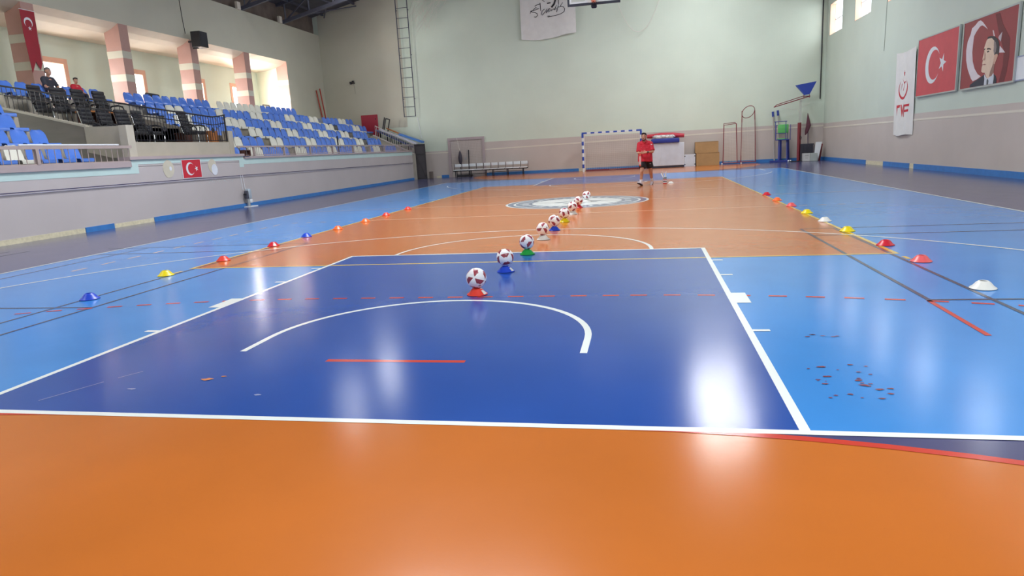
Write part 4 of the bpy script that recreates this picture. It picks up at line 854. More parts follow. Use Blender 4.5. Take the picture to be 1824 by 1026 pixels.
# ------------------------------------------------------------------ things along the end wall
def handball_goal():
    g = tag(empty('handball_goal', (0, 20.0, 0)), 'handball goal with blue and white striped frame before the end wall', 'goal')
    pat = [GOALB, WHITE]
    def striped(name, p, q, first, n):
        b = MB(); p, q = Vector(p), Vector(q)
        for i in range(n):
            b.cur = (i+first) % 2; b.beam(p+(q-p)*i/n, p+(q-p)*(i+1)/n, 0.08, 0.08)
        return b.build(name, pat, g)
    b = MB()
    striped('post', (-1.54, 0, 0), (-1.54, 0, 2.0), 1, 10); striped('post', (1.54, 0, 0), (1.54, 0, 2.0), 1, 10)
    striped('crossbar', (-1.30, 0, 2.04), (1.30, 0, 2.04), 1, 13)
    for s in (-1, 1): MB().box((min(s*1.58, s*1.30), -0.041, 2.0), (max(s*1.58, s*1.30), 0.041, 2.081)).box((min(s*1.58, s*1.50), -0.0405, 1.80), (max(s*1.58, s*1.50), 0.0405, 2.0)).build('corner', GOALB, g)
    MB().path([(-1.5, 0.04, 2.0), (-1.5, 0.75, 1.95), (-1.5, 1.0, 0.03), (1.5, 1.0, 0.03), (1.5, 0.75, 1.95), (1.5, 0.04, 2.0)], 0.016, 6).build('net_support', WHITE, g)
    MB().tube((-1.5, 0.98, 0.04), (1.5, 0.98, 0.04), 0.035, 6).build('ground_bar', MAROON, g)
    b = MB()
    netgrid(b, lambda u, v: (-1.5+3.0*u, 0.72+0.26*(1-v)+0.05*math.sin(9*u+3*v), 0.04+1.9*v), 30, 19, 0.0032, 3, 8)
    for s in (-1.5, 1.5): netgrid(b, lambda u, v: (s, 0.02+(0.70+0.26*(1-v))*u, 0.04+1.9*v), 9, 19, 0.0032, 3, 4)
    netgrid(b, lambda u, v: (-1.5+3.0*u, 0.04+0.7*v, 2.0-0.05*v), 30, 7, 0.0032, 3, 4)
    b.build('net', NETM, g)
    return g
handball_goal()
bench = tag(empty('team_bench', (-6.82, 20.55, 0)), 'row of ten joined white folding seats on a black frame, by recess', 'bench')
b = MB()
for y, z in ((0.14, 0.36), (-0.16, 0.35)): b.box((-2.13, y-0.02, z-0.02), (2.13, y+0.02, z+0.02))
b.box((-2.0, 0.12, 0.16), (-0.3, 0.15, 0.19)); b.box((-0.1, 0.12, 0.20), (1.9, 0.15, 0.23)); b.build('beam', BLACK, bench)
for i, x in enumerate((-1.99, -1.13, -0.26, 0.16, 0.99, 1.88)):
    MB().box((x-0.02, 0.11, 0.0), (x+0.02, 0.15, 0.34)).build('leg', BLACK, bench); MB().box((x-0.02, -0.19, 0.0), (x+0.02, -0.15, 0.33)).build('leg', BLACK, bench)
s0 = MB().cbox((0, 0, 0), (0.385, 0.36, 0.035), 0.015).build('seat', WHITE, bench, True, (-1.92, -0.02, 0.405)); k0 = MB().cbox((0, 0, 0), (0.375, 0.03, 0.16), 0.012).build('backrest', WHITE, bench, True, (-1.92, 0.20, 0.655))
s0.rotation_euler.x = 0.06; k0.rotation_euler.x = 0.08
for i in range(1, 10):
    linked(s0, 'seat', bench, (-1.92+0.4267*i, -0.02, 0.405), (0.06, 0, 0)); linked(k0, 'backrest', bench, (-1.92+0.4267*i, 0.20, 0.655), (0.08, 0, 0))
for i in range(11): MB().beam((-2.13+0.426*i, 0.15, 0.36), (-2.13+0.426*i, 0.215, 0.74), 0.022, 0.022).build('upright', BLACK, bench)
MB().box((-1.95, -0.1, 0.02), (-1.05, 0.1, 0.13)).build('floor_tray', BLACK, bench)
t = tag(empty('racket_cover', (-8.68, 21.12, 0)), 'dark pointed bag hanging in the net over the recess doors', 'bag')
MB().lathe([(0.0, 0.66), (0.05, 0.70), (0.11, 0.92), (0.12, 1.12), (0.06, 1.38), (0.0, 1.52)], 12).build('body', mat('bag_dark', (66, 62, 74), 0.7), t, True); MB().path([(0, -0.02, 1.5), (-0.1, 0.0, 1.95), (-0.14, 0.02, 2.2)], 0.012, 4).build('cord', NETM, t)
tag(MB().tube((-8.19, 21.05, 0.0), (-8.19, 21.22, 1.5), 0.03, 8).build('black_pole', BLACK, smooth=True), 'short black pole leaning on the recess doors behind the bench', 'pole')
tag(MB().tube((-8.66, 20.95, 0.0), (-8.68, 21.1, 0.72), 0.02, 8).build('broom_stick', BLACK, smooth=True), 'thin black stick standing under the dark pointed bag', 'stick')
b = MB(); netgrid(b, lambda u, v: (-9.30+1.95*u, 21.17-0.03*math.sin(7*u), 0.25+1.85*v), 22, 21, 0.0022, 3, 6); tag(b.build('recess_net', NETD), 'old brown net stretched across the recess doors', 'net')
cab = tag(empty('white_cabinet', (2.95, 20.65, 0)), 'long white panelled bench cabinet on a dark base beside the goal', 'cabinet')
MB().box((-0.98, -0.28, 0.0), (0.80, 0.40, 0.10)).build('base', mat('base_dark', (44, 50, 66), 0.6), cab)
MB().cbox((0, 0.05, 0.70), (1.64, 0.66, 1.19), 0.01).build('body', WHITE, cab)
for x0, x1 in ((-0.80, -0.42), (-0.41, 0.80)): MB().box((x0, -0.295, 0.12), (x1, -0.281, 1.26)).build('panel', mat('panel_blue_white', (206, 214, 226), 0.35), cab)
tag(MB().cbox((2.80, 20.55, 1.42), (1.46, 0.62, 0.24), 0.05).build('gym_mat', mat('mat_royal', (40, 58, 150), 0.5), smooth=True), 'folded royal blue gym mat on top of the white cabinet', 'mat')
b = MB(); b.ball((2.62, 20.42, 1.63), 0.17, 8, (2.6, 1, 0.5)); b.ball((3.0, 20.42, 1.62), 0.15, 8, (2.2, 1, 0.5)); rnd = random.Random(9)
for i in range(60):
    a = [(2.12+1.15*rnd.random(), 20.28+0.28*rnd.random(), 1.56+0.16*rnd.random()) for _ in range(3)]; b.path(a, 0.012, 3)
o = tag(b.build('net_heap', mat('net_heap_white', (214, 216, 214), 0.8, var=0.5, scale=9), smooth=True), 'heap of white netting lying on the blue gym mat', 'net')
b = MB(); b.path([(1.85, 20.80, 1.68), (2.6, 20.80, 1.70), (3.2, 20.80, 1.69), (3.80, 20.78, 1.64)], [0.10, 0.14, 0.14, 0.10], 10); tag(b.build('red_roll', mat('roll_red', (190, 44, 62), 0.5), smooth=True), 'long red rolled mat behind the blue one on the white cabinet', 'roll')
t = tag(empty('square_board', (4.08, 20.65, 0)), 'small square white board with dark corner clips on the floor', 'board'); t.rotation_euler.x = -0.06
MB().box((-0.28, 0, 0.005), (0.28, 0.03, 0.64)).build('board', mat('panel_blue_white', (206, 214, 226)), t)
for x in (-0.28, 0.23):
    for z in (0.09, 0.52): MB().box((x, -0.006, z), (x+0.05, 0.0, z+0.05)).build('clip', BLACK, t)
for z0, z1, x0, x1, lab in ((0.0, 0.68, 4.42, 5.60, 'lower of two stacked brown cardboard boxes'), (0.681, 1.26, 4.36, 5.55, 'upper of two stacked brown cardboard boxes')):
    t = tag(empty('cardboard_box', ((x0+x1)/2, 20.9, z0)), lab, 'box'); w_ = (x1-x0)/2
    MB().cbox((0, 0, (z1-z0)/2), (2*w_, 0.42, z1-z0), 0.008).build('body', CARD, t); MB().box((-w_+0.03, -0.213, (z1-z0)-0.03), (w_-0.03, -0.21, (z1-z0)-0.015)).build('flap_edge', mat('card_dark', (120, 96, 66), 0.8), t)
# two red net frames
def rod(b, pts, r=0.022): b.path(pts, r, 8)
t = tag(empty('net_rack', (6.14, 20.75, 0)), 'shorter red net frame with square top loop, on white wheels', 'frame')
b = MB(); rod(b, [(-0.36, -0.12, 0.09), (-0.31, 0.05, 2.08)]); rod(b, [(0.35, -0.12, 0.09), (0.31, 0.05, 2.10)]); rod(b, [(-0.42, -0.12, 0.09), (0.60, -0.12, 0.10)]); rod(b, [(-0.31, 0.05, 2.08), (-0.29, 0.38, 2.14), (0.29, 0.38, 2.16), (0.31, 0.05, 2.10), (-0.31, 0.05, 2.05)], 0.016); b.build('frame', MAROON, t, True)
b = MB(); netgrid(b, lambda u, v: (-0.34+0.04*v+(0.66-0.06*v)*u, -0.12+0.16*v+0.02*math.sin(6*u), 0.12+1.75*v), 9, 24, 0.0048, 3, 4); b.build('net', NETM, t)
for x in (-0.42, 0.55): MB().tube((x-0.03, -0.16, 0.045), (x+0.03, -0.16, 0.045), 0.045, 12).build('wheel', WHITE, t)
t = tag(empty('net_rack', (7.06, 20.8, 0)), 'taller red net frame with round tilted hoop at its top', 'frame')
b = MB(); rod(b, [(-0.37, -0.05, 0.10), (-0.33, 0.1, 1.2), (-0.31, 0.15, 2.72)]); rod(b, [(0.36, -0.05, 0.10), (0.36, 0.1, 1.2), (0.32, 0.15, 2.74)]); rod(b, [(-0.42, -0.05, 0.11), (0.40, -0.05, 0.11)])
b.path([(0.315*math.cos(a), 0.0-0.18*math.sin(a)+0.15-0.0*a, 2.66+0.29*math.sin(a)+0.07*math.cos(a)) for a in [2*PI*i/32 for i in range(32)]], 0.018, 7, True); b.build('frame', MAROON, t, True)
MB().tube((0.358, 0.055, 0.52), (0.36, 0.1, 1.12), 0.027, 8).build('pale_sleeve', mat('pale_grey', (178, 174, 172), 0.6), t)
b = MB(); netgrid(b, lambda u, v: (-0.35+0.04*v+(0.68-0.05*v)*u, -0.04+0.16*v+0.02*math.sin(6*u), 0.14+2.1*v), 9, 28, 0.0042, 3, 4); b.build('net', NETM, t)
# umpire chair
u = tag(empty('umpire_chair', (8.72, 20.72, 0)), 'tall blue umpire chair with a green back against the end wall', 'chair')
UB = mat('umpire_blue', (52, 66, 148), 0.4)
b = MB(); pass
for p, q, a_, c_ in (((-0.10, 0, 0.1), (-0.10, 0, 1.12), 0.16, 0.10), ((0.27, -0.05, 0.1), (0.24, -0.02, 1.12), 0.06, 0.06), ((0.38, 0.16, 0.1), (0.33, 0.12, 1.12), 0.06, 0.06)): MB().beam(p, q, a_, c_).build('leg', UB, u)
MB().box((-0.58, -0.14, 0.01), (0.42, 0.10, 0.10)).build('base', UB, u)
for x in (0.30, 0.40): MB().tube((x-0.03, -0.18, 0.05), (x+0.03, -0.18, 0.05), 0.05, 10).build('wheel', WHITE, u)
MB().cbox((0.02, 0.0, 1.14), (0.62, 0.36, 0.05), 0.015).build('seat_platform', UB, u)
b = MB()
for x0, x1, y in ((-0.34, -0.36, -0.16), (0.15, 0.14, -0.16), (0.30, 0.30, 0.14), (0.40, 0.40, 0.0), (-0.28, -0.28, 0.14)): b.tube((x0, y, 1.12), (x1, y, 2.06 if y < 0 else 1.9), 0.018, 6)
b.tube((-0.42, -0.16, 2.06), (0.20, -0.16, 2.07), 0.02, 6).tube((-0.34, -0.16, 1.48), (0.15, -0.16, 1.46), 0.014, 6).tube((-0.28, 0.14, 1.88), (0.30, 0.14, 1.88), 0.016, 6); b.build('tube_frame', UB, u)
MB().cbox((0.06, 0.08, 1.70), (0.52, 0.07, 0.44), 0.12).build('backrest', mat('seat_green', (104, 196, 110), 0.4), u, True); MB().cbox((0.0, 0.0, 1.19), (0.44, 0.32, 0.05), 0.02).build('seat', mat('seat_green', (104, 196, 110)), u, True)
for x, z, lab in ((8.31, 2.60, 'blue-topped pale pole behind the umpire chair, shorter and outer one'), (8.55, 2.65, 'blue-topped pale pole behind the umpire chair, taller and inner one')):
    t = tag(empty('padded_pole', (x, 21.08, 0)), lab, 'pole', 'padded poles behind the umpire chair')
    MB().tube((0.1, -0.1, 0.0), (0.02, 0.05, z-0.24), 0.03, 8).build('pole', mat('pale_grey', (178, 174, 172)), t, True); MB().tube((0.02, 0.05, z-0.26), (0.0, 0.06, z), 0.058, 10).build('foam_sleeve', mat('foam_blue', (48, 72, 156), 0.7), t, True)
hs = tag(empty('hoop_stand', (9.53, 20.62, 0)), 'red and white stand with slanting arm and blue trapezoid board', 'stand')
MB().beam((0, 0, 0.02), (0.0, 0, 1.96), 0.14, 0.12).build('lower_post', MAROON, hs); MB().beam((0.02, 0, 1.96), (0.03, 0, 3.06), 0.10, 0.09).build('upper_post', mat('pale_white', (186, 192, 184), 0.4), hs)
b = MB(); b.tube((-1.28, -0.12, 2.80), (0.44, -0.12, 3.24), 0.024, 7).tube((-1.10, 0.12, 2.92), (0.15, 0.12, 3.27), 0.018, 7).tube((-1.28, -0.12, 2.80), (-1.10, 0.12, 2.92), 0.018, 7).tube((0.44, -0.12, 3.24), (0.15, 0.12, 3.27), 0.018, 7); b.build('arm', MAROON, hs, True)
b = MB(); b.prism([(-0.29, 3.80), (-0.07, 3.835), (0.72, 3.94), (0.41, 3.33), (0.14, 3.30), (0.02, 3.44)], 'y', -0.16, -0.12); b.build('board', mat('board_blue', (40, 68, 166), 0.4), hs); MB().prism([(-0.29, 3.80), (-0.22, 3.815), (0.10, 3.42), (0.14, 3.30)], 'y', -0.175, -0.16).build('board_edge', mat('board_blue_dark', (66, 88, 160), 0.4), hs)
for x in (0.14, 0.40): MB().tube((x, -0.14, 3.16), (x, -0.14, 3.34), 0.018, 6).build('board_bracket', MAROON, hs)
MB().box((-0.45, -0.25, 0.0), (0.35, 0.2, 0.04)).build('foot', BLACK, hs)
b = MB(); b.path([(0.06, -0.06, 1.32), (0.10, -0.08, 1.2), (0.07, -0.08, 1.10), (0.03, -0.07, 1.16)], 0.016, 6, True); b.build('crank_handle', BLACK, hs)
MB().path([(-0.9, 0.10, 2.75), (-0.1, 0.3, 2.62), (0.55, 0.45, 2.9)], 0.008, 4).build('cord', NETM, hs)
t = tag(empty('folded_parasol', (10.0, 20.75, 0)), 'folded maroon parasol leaning in the corner behind the crate', 'parasol')
MB().tube((0.02, 0.0, 0.0), (0.02, 0.2, 1.5), 0.022, 8).build('stick', mat('stick_purple', (92, 74, 96), 0.5), t); MB().path([(0.0, 0.26, 2.42), (0.02, 0.23, 2.1), (0.04, 0.2, 1.8), (-0.05, 0.16, 1.5), (-0.12, 0.14, 1.32)], [0.012, 0.07, 0.12, 0.09, 0.02], 8).build('canopy', mat('parasol_maroon', (96, 52, 66), 0.7), t, True)
t = tag(empty('wire_crate', (9.92, 20.72, 0)), 'dark slatted crate in the corner behind a white box', 'crate')
b = MB(); b.box((-0.33, -0.2, 0.02), (0.33, 0.28, 0.05)); b.box((-0.33, -0.2, 0.82), (0.33, -0.17, 0.88)); b.box((-0.33, 0.25, 0.82), (0.33, 0.28, 0.88)); b.box((-0.33, -0.17, 0.82), (-0.30, 0.25, 0.88)); b.box((0.30, -0.17, 0.82), (0.33, 0.25, 0.88)); b.build('frame', mat('crate_dark', (58, 58, 70), 0.5), t)
for i in range(11):
    for y in (-0.19, 0.26): MB().box((-0.33+0.064*i, y-0.008, 0.05), (-0.29+0.064*i, y+0.008, 0.82)).build('slat', mat('crate_dark', (58, 58, 70)), t)
MB().box((-0.30, -0.15, 0.05), (0.30, 0.23, 0.74)).build('lining', mat('crate_lining', (82, 80, 92), 0.8), t)
for x0, x1, lab in ((9.66, 9.99, 'white carton with small print before the dark crate'), (10.0, 10.34, 'plain pale carton before the dark crate, beside the printed one')):
    t = tag(empty('carton', ((x0+x1)/2, 20.3, 0)), lab, 'box')
    MB().cbox((0, 0, 0.205), (x1-x0, 0.32, 0.40), 0.008).build('body', mat('carton_white' if x0 < 9.8 else 'carton_grey', (206, 206, 204) if x0 < 9.8 else (178, 186, 182), 0.6), t)
    if x0 < 9.8:
        for z, w_ in ((0.30, 0.16), (0.27, 0.2), (0.16, 0.12)): MB().box((-w_/2, -0.163, z), (w_/2, -0.16, z+0.012)).build('printed_line', mat('print_grey', (130, 130, 136), 0.6), t)
o = MB().prism([(-0.20, 0.0), (0.02, 0.0), (0.20, 0.94), (-0.10, 0.94)], 'y', -0.015, 0.015).build('white_board', WHITE, loc=(10.42, 20.45, 0.002)); o.rotation_euler.x = -0.08; tag(o, 'white board leaning in the corner of the hall', 'board')
o = MB().prism([(-0.14, 0.0), (0.04, 0.0), (0.16, 0.84), (-0.06, 0.84)], 'y', -0.02, 0.02).build('maroon_board', MAROON, loc=(10.55, 20.65, 0.002)); o.rotation_euler.x = -0.08; tag(o, 'maroon board leaning behind the white one in the corner', 'board')

# ------------------------------------------------------------------ balls and marker cones
def ball_mat():
    m = bpy.data.materials.new('football_print'); m.use_nodes = True; nt = m.node_tree; N = nt.nodes; L = nt.links; b = N['Principled BSDF']; b.inputs['Roughness'].default_value = 0.35
    tc = N.new('ShaderNodeTexCoord'); nm = N.new('ShaderNodeVectorMath'); nm.operation = 'NORMALIZE'; L.new(tc.outputs['Object'], nm.inputs[0])
    def M(op, a, b_=None, c=None):
        n = N.new('ShaderNodeMath'); n.operation = op
        for i, v in enumerate((a, b_, c)):
            if v is None: continue
            if isinstance(v, (int, float)): n.inputs[i].default_value = v
            else: L.new(v, n.inputs[i])
        return n.outputs[0]
    def dot(v):
        d = N.new('ShaderNodeVectorMath'); d.operation = 'DOT_PRODUCT'; L.new(nm.outputs[0], d.inputs[0]); d.inputs[1].default_value = Vector(v).normalized(); return d.outputs['Value']
    pl = [dot(v) for v in ((1,1,0),(1,-1,0),(0,1,1),(0,1,-1),(1,0,1),(1,0,-1))]
    prod = pl[0]; mn = M('ABSOLUTE', pl[0])
    for p in pl[1:]: prod = M('MULTIPLY', prod, p); mn = M('MINIMUM', mn, M('ABSOLUTE', p))
    tri = M('MULTIPLY', M('GREATER_THAN', prod, 0.0), M('GREATER_THAN', mn, 0.045))
    notch = 0
    for v in ((1,0,0),(-1,0,0),(0,1,0),(0,-1,0),(0,0,1),(0,0,-1)):      # a bite out of each dark wedge turns it into a chevron
        q = M('GREATER_THAN', dot(v), 0.955); notch = q if notch == 0 else M('MAXIMUM', notch, q)
    tri = M('MULTIPLY', tri, M('SUBTRACT', 1.0, notch))
    d = dot((0.25, -1, 0.1)); badge = M('MULTIPLY', M('GREATER_THAN', d, 0.9925), M('LESS_THAN', d, 0.9985))
    nz = N.new('ShaderNodeTexNoise'); nz.inputs['Scale'].default_value = 30; L.new(tc.outputs['Object'], nz.inputs['Vector'])
    cr = N.new('ShaderNodeValToRGB'); cr.color_ramp.elements[0].color = (*lin((112, 30, 48)), 1); cr.color_ramp.elements[1].color = (*lin((176, 74, 88)), 1); L.new(nz.outputs['Fac'], cr.inputs[0])
    m1 = N.new('ShaderNodeMix'); m1.data_type = 'RGBA'; L.new(tri, m1.inputs[0]); m1.inputs[6].default_value = (*lin((240, 240, 242)), 1); L.new(cr.outputs[0], m1.inputs[7])
    m2 = N.new('ShaderNodeMix'); m2.data_type = 'RGBA'; L.new(badge, m2.inputs[0]); L.new(m1.outputs[2], m2.inputs[6]); m2.inputs[7].default_value = (*lin((30, 60, 52)), 1)
    L.new(m2.outputs[2], b.inputs['Base Color'])
    return m
BALL = MB().ball((0, 0, 0), 0.10, 18).build('football', ball_mat(), smooth=True)
CONE_C = {'red': (226, 66, 52), 'orange': (248, 112, 52), 'blue': (34, 72, 200), 'green': (34, 160, 66), 'white': (228, 228, 224), 'yellow': (238, 214, 20), 'crimson': (206, 34, 52), 'pale red': (232, 96, 98)}
CONES = {}
def cone(x, y, colour, label, group, patch=None, rz=0.0):
    m = mat('cone_'+colour.replace(' ', '_'), CONE_C[colour], 0.35, var=0.04)
    prof = [(0.028, 0.062), (0.031, 0.066), (0.038, 0.064), (0.056, 0.050), (0.080, 0.020), (0.098, 0.008), (0.102, 0.004), (0.102, 0.0), (0.094, 0.0), (0.075, 0.014), (0.030, 0.058), (0.028, 0.062)]
    if colour not in CONES: CONES[colour] = MB().lathe(prof, 28).build('marker_cone', m, smooth=True); o = CONES[colour]
    else: o = CONES[colour].copy(); COL.objects.link(o)
    o.location = (x, y, 12*Z); o.rotation_euler.z = rz; tag(o, label, 'marker cone', group)
    if patch:
        b = MB(); vs = []
        for r, z in ((0.040, 0.0605), (0.098, 0.0085)):
            for i in range(5): a = -0.26+0.13*i; vs.append((r*math.cos(a), r*math.sin(a), z))
        for r, z in ((0.040, 0.063), (0.098, 0.011)):
            for i in range(5): a = -0.26+0.13*i; vs.append((r*math.cos(a), r*math.sin(a), z))
        fs = [(i, i+1, 6+i, 5+i) for i in range(4)]+[(11+i, 10+i, 15+i, 16+i) for i in range(4)]+[(0, 5, 15, 10), (4, 14, 19, 9)]+[(i, 10+i, 11+i, i+1) for i in range(4)]+[(5+i, 6+i, 16+i, 15+i) for i in range(4)]
        p = b.add(vs, fs).build('pale_tab', mat('cone_'+patch, CONE_C[patch], 0.35), o); p['label'] = '%s tab on the rim' % patch; p.rotation_euler.z = 0.0
    return o
line = [(0.07, -10.89, 'red', 'white', 'behind the dashed red line'), (0.11, -9.66, 'blue', 'white', 'in the dark blue key'), (0.15, -8.40, 'green', None, 'at the edge of the dark blue key'), (0.16, -6.99, 'white', None, 'between the two white arcs'),
        (0.19, -5.86, 'blue', None, 'just past the wide white arc'), (0.22, -4.60, 'yellow', None, 'before the centre seal'), (0.23, -3.21, 'white', None, 'close before the centre seal'), (0.22, -1.77, 'crimson', None, 'at the near rim of the seal'), (0.26, -0.03, 'white', None, 'standing on the seal itself')]
for i, (x, y, c, patch, where) in enumerate(line):
    cone(x, y, c, '%s marker cone under a football %s' % ({'red': 'orange-red', 'crimson': 'dark red'}.get(c, c), where), 'marker cones under the footballs', patch, -0.35)
    o = BALL if i == 0 else BALL.copy()
    if i: COL.objects.link(o)
    o.location = (x, y, 12*Z+0.1625); rnd = random.Random(40+i)
    o.rotation_euler = (0.75, 0.35, 0.62) if i == 0 else (rnd.random()*6, rnd.random()*6, rnd.random()*6)
    tag(o, 'white and maroon football on the %s cone %s' % ({'red': 'orange-red', 'crimson': 'dark red'}.get(c, c), where), 'ball', 'row of footballs on marker cones')
GL = 'marker cones along the yellow line on the stand side'
for x, y, c, patch, lab in ((-4.48, -9.49, 'yellow', None, 'yellow marker cone at the near corner of the orange field, stand side'), (-4.36, -10.89, 'blue', None, 'blue marker cone on the light blue floor, nearest on the stand side'), (-4.41, -8.33, 'red', None, 'red marker cone just inside the orange corner, stand side'),
        (-4.45, -6.86, 'crimson', 'white', 'red marker cone with white tab where the white arc meets the yellow line'), (-4.45, -5.70, 'blue', None, 'blue marker cone on the yellow line beside the orange field'), (-4.35, -4.58, 'orange', None, 'orange marker cone after the blue one on the yellow line'),
        (-4.33, -3.23, 'orange', None, 'orange marker cone by the faint attack line, stand side'), (-4.36, -1.91, 'red', None, 'red marker cone second from the far end, stand side'), (-4.36, -0.36, 'red', None, 'red marker cone at the centre line, last on the stand side')):
    cone(x, y, c, lab, GL, patch, -0.8)
GR = 'marker cones along the yellow line on the banner side'
for x, y, c, patch, lab in ((4.52, -10.89, 'white', None, 'white marker cone on the light blue floor beyond the dark line'), (4.53, -9.52, 'pale red', 'white', 'pale red and white marker cone just before the orange corner'), (4.55, -8.36, 'crimson', None, 'red marker cone at the near orange corner, banner side'),
        (4.49, -6.99, 'yellow', None, 'yellow marker cone where the white arc crosses the yellow line'), (4.49, -5.75, 'white', None, 'white marker cone on the yellow line between two yellow ones'), (4.50, -4.47, 'yellow', None, 'yellow marker cone past the white one on the yellow line'),
        (4.51, -3.10, 'pale red', 'white', 'pale red marker cone by the attack line, banner side'), (4.49, -1.75, 'orange', None, 'orange marker cone second from the far end, banner side'), (4.54, -0.16, 'crimson', None, 'dark red marker cone at the centre line, banner side')):
    cone(x, y, c, lab, GR, patch, 2.4)
t = tag(empty('marker_pot', (2.36, 6.15, 10*Z)), 'striped red, white and black pot holding two white slats', 'marker')
for i, m in enumerate((RED, WHITE, BLACK, WHITE, RED, WHITE, BLACK)): MB().lathe([(0.0, 0.028*i), (0.065, 0.028*i), (0.065, 0.028*i+0.028), (0.0, 0.028*i+0.028)], 16).build('band', m, t)
for s in (-1, 1): MB().beam((0.02*s-0.01, 0, 0.19), (0.07*s-0.03, 0, 0.40), 0.065, 0.035).build('slat', WHITE, t)
cone(2.55, 6.05, 'white', 'white marker cone lying beside the striped pot near the player', 'marker cones by the striped pot')

# ------------------------------------------------------------------ people
def skin_blob(name, caps, voxel, m, parent, smooth_it=6, extra=None):
    """one continuous surface round tapered capsules (p, q, r1, r2) and balls (c, r, scale)"""
    b = MB()
    for c in caps:
        if len(c) == 4:
            p, q, r1, r2 = c; b.tube(p, q, r1, 12, r2); b.ball(p, r1*0.985, 6); b.ball(q, r2*0.985, 6)
        elif len(c) == 5: p, q, r1, r2, _ = c; b.tube(p, q, r1, 16, r2)
        else: b.ball(c[0], c[1], 9, c[2])
    me = bpy.data.meshes.new('tmp'); me.from_pydata(b.v, [], b.f); o = bpy.data.objects.new('tmp', me); COL.objects.link(o)
    r = o.modifiers.new('r', 'REMESH'); r.mode = 'VOXEL'; r.voxel_size = voxel
    s = o.modifiers.new('s', 'SMOOTH'); s.iterations = smooth_it; s.factor = 0.5
    dg = bpy.context.evaluated_depsgraph_get(); ev = o.evaluated_get(dg); nm = bpy.data.meshes.new_from_object(ev)
    bpy.data.objects.remove(o); nm.name = name; nm.materials.clear(); nm.materials.append(m); nm.polygons.foreach_set('use_smooth', [True]*len(nm.polygons))
    n = bpy.data.objects.new(name, nm); COL.objects.link(n); n.parent = parent; return n
V = Vector
def hand(wrist, d, side, palm_n, curl=0.5, s=1.0):
    """capsules of a hand: palm, four unequal fingers bent at two knuckles, thumb from the side of the palm"""
    wrist, d, side, palm_n = V(wrist), V(d).normalized(), V(side).normalized(), V(palm_n).normalized(); out = []
    for t in (-0.026, -0.009, 0.009, 0.026): out.append((wrist+side*t*0.7*s, wrist+d*0.085*s+side*t*s, 0.017*s, 0.0125*s))
    for t, L_ in ((-0.031, 0.066), (-0.0105, 0.082), (0.0105, 0.076), (0.031, 0.058)):
        a = wrist+d*0.088*s+side*t*s; q = a
        for k in range(3):
            ang = curl*(k+0.6); dd = (d*math.cos(ang)+palm_n*math.sin(ang)+side*t*1.2).normalized(); r = q+dd*L_*s*(0.46, 0.30, 0.24)[k]
            out.append((q, r, (0.0095-0.0008*k)*s, (0.009-0.0009*k)*s)); q = r
    a = wrist+d*0.03*s-side*0.028*s; q = a+(d*0.6-side*0.8+palm_n*0.2).normalized()*0.042*s; out += [(a, q, 0.013*s, 0.0105*s), (q, q+(d*0.9-side*0.2+palm_n*0.4).normalized()*0.034*s, 0.0105*s, 0.0085*s)]
    return out
def head_caps(c, f, s=1.0):
    """skull, jaw, nose, ears and neck stub round head centre c facing f"""
    c, f = V(c), V(f).normalized(); r = f.cross(V((0, 0, 1))).normalized(); up = V((0, 0, 1))
    o = [(tuple(c+up*0.03*s), 0.092*s, (0.84, 0.98, 1.02)), (tuple(c-up*0.035*s+f*0.018*s), 0.074*s, (0.82, 0.9, 1.05)), (tuple(c-up*0.085*s+f*0.045*s), 0.034*s, (1.1, 1, 0.85))]
    o += [(c+f*0.085*s+up*0.015*s, c+f*0.106*s-up*0.022*s, 0.009*s, 0.014*s), (c+f*0.096*s-up*0.026*s-r*0.012*s, c+f*0.096*s-up*0.026*s+r*0.012*s, 0.009*s, 0.009*s)]
    o += [(c+f*0.078*s+up*0.035*s-r*0.035*s, c+f*0.078*s+up*0.035*s+r*0.035*s, 0.014*s, 0.014*s), (c+f*0.082*s-up*0.062*s-r*0.018*s, c+f*0.082*s-up*0.062*s+r*0.018*s, 0.011*s, 0.011*s)]
    for t in (-1, 1): o.append((tuple(c+r*t*0.078*s-f*0.005*s), 0.026*s, (0.45, 0.7, 1.15)))
    o.append((c-up*0.07*s-f*0.012*s, c-up*0.17*s-f*0.035*s, 0.054*s, 0.054*s)); return o
def face(c, f, par, s=1.0, brow=HAIR):
    c, f = V(c), V(f).normalized(); r = f.cross(V((0, 0, 1))).normalized(); up = V((0, 0, 1))
    for t in (-1, 1):
        MB().ball(tuple(c+f*0.081*s+r*t*0.031*s+up*0.015*s), 0.0105*s, 6).build('eye', WHITE, par, True); MB().ball(tuple(c+f*0.0865*s+r*t*0.031*s+up*0.014*s), 0.0066*s, 6).build('iris', BLACK, par, True)
        MB().tube(c+f*0.093*s+r*t*0.016*s+up*0.040*s, c+f*0.084*s+r*t*0.050*s+up*0.040*s, 0.0055*s, 6).build('eyebrow', brow, par)
    MB().tube(c+f*0.094*s-r*0.022*s-up*0.060*s, c+f*0.094*s+r*0.022*s-up*0.060*s, 0.006*s, 6).build('lips', mat('lips', (160, 92, 84), 0.5), par)
